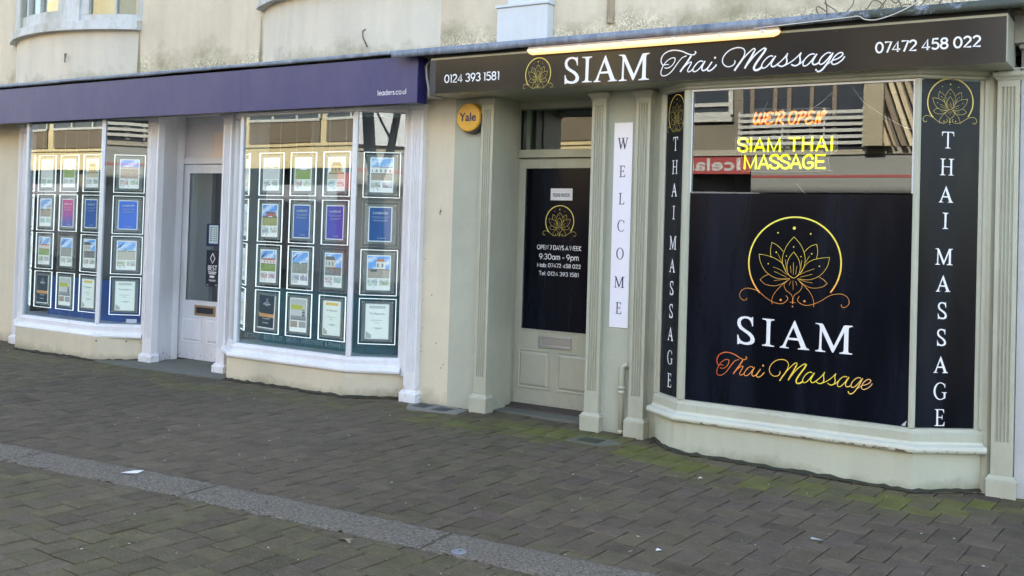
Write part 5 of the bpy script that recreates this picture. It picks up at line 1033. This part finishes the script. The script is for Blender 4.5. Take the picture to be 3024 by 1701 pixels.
# small marks on render: vine stubs and wires
def vine(pts,label,r=.004,mat='vine',name='dry_vine',cat='vine',grp=None):
    o=MB().tube([Vector(p) for p in pts],r,6).build(name,M[mat],smooth=True); tag(o,label,cat,grp); return o
vine([(-10.0,-.235,3.22),(-9.99,-.238,3.17),(-9.985,-.24,3.12),(-9.99,-.238,3.16),(-9.965,-.238,3.22)],'forked dark stub on the left bow below the bowed window',.006)
vine([(-5.82,-.12,3.20),(-5.84,-.20,3.14),(-5.80,-.24,3.08),(-5.78,-.2,3.0)],'thin looped twig on the right bow above the purple fascia',.006)
# neighbour at the right edge
N=root('white_rendered_neighbour',(0,.03,0),'rough white rendered wall of the next building at the right edge','building')
B(-.760,3,.035,.13,-.15,2.62).build('wall',M['roughwhite'],N)
t=root('stone_bracket',(-.6,0,2.7),'grey stone bracket block at the right end of the black fascia','bracket')
B(-.80,-.55,-.05,.1,2.70,2.87).build('block',simple('grey_stone_block',(.34,.33,.30),.8,dirt=.5),t,bevel=.008)
B(-.77,-.55,-.02,.1,2.67,2.70).build('moulding',simple('grey_stone_block2',(.30,.30,.27),.8,dirt=.5),t,bevel=.004)
B(-.76,-.55,.02,.1,2.55,2.67).build('shaft',simple('grey_stone_block3',(.22,.21,.20),.9,dirt=.5),t)
tag(MB().tube([(-.93,-.035,2.548),(-.88,-.04,2.545),(-.7,-.04,2.553),(-.5,-.04,2.553)],.004,6).build('thin_cable',M['cable']),'thin white cable crossing the capital of the rightmost pilaster','cable')
# tangle of wires over the lead
tang=[[(-2.06,2.945),(-2.03,2.985),(-1.98,2.99),(-1.93,2.975)],[(-1.96,2.95),(-1.98,3.02),(-1.95,3.04),(-1.91,3.0)],[(-1.93,2.96),(-1.92,3.06),(-1.90,3.14),(-1.84,3.20),(-1.78,3.18),(-1.75,3.08),(-1.78,2.98)],[(-1.93,3.07),(-1.86,3.02),(-1.82,2.97)],[(-1.75,2.98),(-1.65,3.02),(-1.59,3.05),(-1.56,3.02),(-1.60,2.97)],[(-1.66,2.96),(-1.56,3.03),(-1.48,3.06),(-1.45,3.01)],[(-1.50,3.16),(-1.51,3.08),(-1.47,3.02),(-1.44,3.12)],[(-1.52,2.96),(-1.45,3.0),(-1.37,3.0),(-1.30,2.96)],[(-1.40,2.97),(-1.36,3.03),(-1.33,3.12),(-1.29,3.18)],[(-1.38,2.98),(-1.30,3.04),(-1.24,3.14)],[(-1.30,2.98),(-1.22,3.00),(-1.15,3.08)],[(-1.16,3.12),(-1.14,3.05),(-1.13,2.98)]]
lab=['small left loop of the wire tangle over the lead','second small loop of the wire tangle','tall round loop of the wire tangle','slanting stem inside the round loop','low arch of the wire tangle','second arch of the wire tangle','upright hook in the middle of the wire tangle','flat arch on the right of the wire tangle','slanting stem right of the hook','longer slanting stem right of the hook','rightmost rising stem of the tangle','short upright stem right of the tangle']
for q,l_ in zip(tang,lab):
    p=catmull(q,4); vine([(a,-.10+.05*math.sin(i*.7),b-.03) for i,(a,b) in enumerate(p)],l_,.0035,name='loose_wire',cat='wire',grp='tangled wires above the lead')
q=catmull([(-2.30,2.845),(-1.72,2.865),(-1.63,2.868),(-1.59,2.845),(-1.52,2.838),(-1.42,2.862),(-1.33,2.90),(-1.28,2.935),(-1.30,2.955),(-1.37,2.95)],4)
vine([(a,-.405,b) for a,b in q],'white cable looping along the lead edge above the phone number',.0036,'cable',name='loose_cable',cat='cable')
# ================================================================ THE STREET BEHIND THE CAMERA (seen in the glass)
OY=-15.42
O=root('opposite_building',(-12,OY,0),'cream and grey building across the street with railings and brick bands, mirrored in the glass','building')
o=MB(); o.box(-45,-10.5,OY-6,OY,3.02,9.5); o.build('wall',M['oppcream'],O)
o=MB(); o.box(-3.1,14,OY-6,OY+.3,3.36,9.0); o.build('pale_wall',simple('pale_grey_wall',(.36,.38,.40),.8,0,0,.3,.3,1),O)
o=MB(); o.box(-10.5,-3.1,OY-6,OY,3.35,9.0); o.build('stone_wall',M['oppgrey'],O)
o=MB(); o.box(-45,14,OY-6,OY-.6,-.1,3.02); o.build('shop_glazing',M['oppshop'],O)
o=MB(); o.box(-45,-12.2,OY,OY+.25,3.02,3.20); o.box(-45,-12.2,OY,OY+.06,3.68,3.76); o.build('canopy_band',M['oppcream'],O)
o=MB(); o.box(-12.2,14,OY,OY+.15,3.22,3.35); o.build('ledge',simple('concrete_ledge',(.22,.20,.16),.8),O)
for a,b in ((-44,-41.5),(-41.1,-37.6),(-37.2,-33.8),(-33.4,-30),(-29.6,-27.2),(-26.8,-23.9),(-23.6,-20.72),(-20.46,-17.6),(-17.3,-14.6),(-14.2,-12)):
    B(a,b,OY,OY+.05,3.80,4.42).build('brick_band',M['oppbrick'],O)
    f_=B(a,b,OY,OY+.04,4.46,5.9).build('window',M['oppdark'],O); m=MB(); m.box(a,b,OY+.04,OY+.09,4.42,4.50); m.box(a,b,OY+.04,OY+.09,5.85,5.93)
    n=3
    for i in range(n+1): x=a+(b-a)*i/n; m.box(x-.04,x+.04,OY+.04,OY+.09,4.50,5.85)
    m.build('window_frame',M['oppwhite'],f_)
# ground floor shops of the left part
for i,x in enumerate(range(-44,-10,4)):
    B(x,x+.5,OY-.6,OY+.02,-.1,3.02).build('pier',M['oppgrey'] if i%2 else M['red'],O)
# right part: white windows, railings, dark glass
for a,b,z0,z1 in ((-10.4,-8.23,4.17,5.6),(4,8,4.17,5.6)):
    f_=B(a,b,OY,OY+.03,z0,z1).build('window',M['oppdark'],O); m=MB()
    for x in (a,(a+b)/2,b): m.box(x-.05,x+.05,OY+.03,OY+.08,z0,z1)
    m.box(a,b,OY+.03,OY+.085,z0-.06,z0+.06); m.box(a,b,OY+.03,OY+.085,z0+.18,z0+.26); m.box(a,b,OY+.03,OY+.085,z1-.06,z1+.06); m.build('window_frame',M['oppwhite'],f_)
    B(a-.05,b+.05,OY,OY+.12,z0-.16,z0-.07).build('sill',M['oppwhite'],O)
f_=B(-7.97,-5.27,OY,OY+.02,3.36,5.8).build('balcony_window',M['oppdark'],O); m=MB()
for x in (-7.75,-7.25,-6.95,-6.45,-5.95): m.box(x-.045,x+.045,OY+.02,OY+.07,3.36,5.8)
m.build('window_frame',simple('brown_frame',(.10,.075,.05),.6),f_)
m=MB()
for i in range(6): m.box(-7.97,-5.27,OY+.30,OY+.33,3.42+i*.13,3.49+i*.13)
m.build('railing_slats',M['oppwhite'],O); m=MB()
for x in (-7.95,-7.0,-6.1,-5.29): m.box(x-.02,x+.02,OY+.27,OY+.30,3.36,4.2)
m.build('railing_posts',M['oppwhite'],O)
B(-5.9+.65,-4.85,OY,OY+.5,3.36,6).build('column',simple('sandy_column',(.20,.175,.12),.8),O)
rb=random.Random(2); tans=[simple('tan_boarding',c_,.7) for c_ in ((.30,.24,.15),(.22,.17,.11),(.12,.09,.06),(.36,.30,.20))]
for i in range(11):
    a=-4.82+i*.16; w_=rb.uniform(.05,.12); z=3.36; m=MB(); m.prism([(a,z),(a+w_,z),(a+w_-.75,z+2.1),(a-.75,z+2.1)],OY+.31,OY+.33+rb.uniform(.0,.08)+i*.003,lambda p,t_:(p[0],t_,p[1])); m.build('diagonal_boarding',tans[i%4],O)
o=MB(); o.box(-45,14,OY-6,OY,-.1,.02); o.build('footing',M['dark'],O)
t=root('red_shop_sign',(-9.9,OY+.05,2.82),'red shop sign with white lettering across the street, mirrored in the upper glass','shop sign')
B(-12.3,-7.74,OY-.02,OY+.10,2.82,3.22).build('panel',M['red'],t)
pr=PLN((0,OY+.10,0),(-1,0,0)); mb=MB(); text(mb,pr,'Iceland',7.98,9.62,2.90,3.16,.004,ref='I',bold=.012); mb.build('lettering',M['dimwhite'],t)
t=root('grey_shop_sign',(-4,OY+.05,2.4),'long grey shop fascia with a thin red line across the street','shop sign')
B(-7.72,6,OY-.02,OY+.09,2.42,3.22).build('panel',simple('grey_fascia',(.13,.13,.12),.5),t); B(-7.72,6,OY+.09,OY+.10,2.74,2.79).build('red_line',M['red'],t)
# bare street tree mirrored in the angled pane
def tree(x,y):
    t=root('bare_street_tree',(x,y,0),'bare street tree standing by the far kerb, mirrored in the angled pane','tree')
    rnd=random.Random(8)
    MB().tube([(x,y,-.1),(x+.03,y,1.2),(x-.05,y,2.4),(x,y,2.4)],[.17,.15,.14,.13],10).build('trunk',M['bark'],t,smooth=True)
    mb=MB()
    def br(p,d,l,r,dep):
        q=p+d*l*.5+Vector((rnd.uniform(-.08,.08),rnd.uniform(-.08,.08),0))*l; e=p+d*l
        mb.tube([p,q,e],[r,r*.8,r*.6],6)
        if dep: 
            for _ in range(3): br(e,(d+Vector((rnd.uniform(-.8,.8),rnd.uniform(-.8,.8),rnd.uniform(-.1,.6)))).normalized(),l*.68,r*.55,dep-1)
    for dx,r_ in ((-.16,.12),(.26,.085)):
        q=[(x,y,2.2),(x+dx,y,2.9),(x+dx*1.5,y,3.8),(x+dx*1.2,y+.05,4.7),(x+dx*2.2,y,5.6)]; mb.tube(q,[r_,r_,r_*.9,r_*.7,r_*.5],8)
        for j,zz_ in enumerate((3.0,3.7,4.4,5.2)): br(Vector((x+dx*1.2,y,zz_)),Vector((math.cos(j*2.1+dx*9),math.sin(j*2.1),1.2)).normalized(),.9,.03,2)
    mb.build('crown',M['bark'],t,smooth=True)
tree(-2.35,-10.2)

# small damage marks that belong to the walls
def mark(par,pl,pts,mat='dkplastic'):
    mb=MB(); mb.face([pl.p(a,b,.0012) for a,b in pts]); mb.build('damage_mark',M[mat],par)
M['scar']=simple('bare_render_scar',(.12,.09,.065),.9)
pw=bpy.data.objects['pier_wall']; q=PLN((0,.05,0),(1,0,0)); rm=random.Random(21)
mark(pw,q,[(-5.145,1.60),(-5.130,1.66),(-5.135,1.62),(-5.118,1.625),(-5.132,1.60),(-5.137,1.575)],'scar')
for z in (.42,.47,.62,.68,.86,1.02,1.2,1.34,1.9,2.2):
    x=-5.29+rm.uniform(-.008,.01); h=rm.uniform(.006,.018); w_=rm.uniform(.003,.007); mark(pw,q,[(x,z),(x+w_,z+h*.3),(x+w_*.6,z+h),(x-w_*.3,z+h*.7)],'scar')
for x,z in ((-5.08,.30),(-5.06,.33),(-5.2,.9),(-5.14,.5)): mark(pw,q,[(x,z),(x+.006,z+.003),(x+.005,z+.02),(x-.002,z+.012)],'scar')
a_,b_=Vector((-9.27,-.272)),Vector((-8.86,.06)); q=PLN((a_.x,a_.y,0),((b_-a_).x,(b_-a_).y,0)); q.o+=q.n*.001
for x in (.03,.33): mark(T,q,[(x+.009*math.cos(k),.205+.009*math.sin(k)) for k in (0,1,2,3,4,5)])
qs=PLN((0,-.0905-.2,0),(1,0,0))
for _ in range(16):
    x=rm.uniform(-2.75,-1.33); L_=rm.uniform(.01,.06); h=rm.uniform(.003,.007); z=.206+rm.uniform(0,.008)
    mark(S,qs,[(x,z),(x+L_*.5,z-h*.6),(x+L_,z),(x+L_*.7,z+h),(x+L_*.2,z+h*.6)],'scar')

M['stain_shade']=stucco('stain_shade_render',(.48,.44,.31),(.22,.21,.11),2.8,3.6,.8,.95,.6,glo=.2)  # green-stained strips at the bow edges, darkened to stand in for shade
for x0,y0 in ((-7.385,.094),(-9.205,.094)):
    mb=MB(); rs=random.Random(int(-x0*10)); L=[];Q=[]
    for i in range(16):
        z=2.93+i*.035; w_=(.028+rs.uniform(0,.012))*(1-i/16)**.7; L.append((x0-w_*.5,y0,z)); Q.append((x0+w_*.8,y0,z))
    mb.poly(L+Q,[(i,16+i,17+i,i+1) for i in range(15)]); mb.build('stain_shade_strip',M['stain_shade'],U)
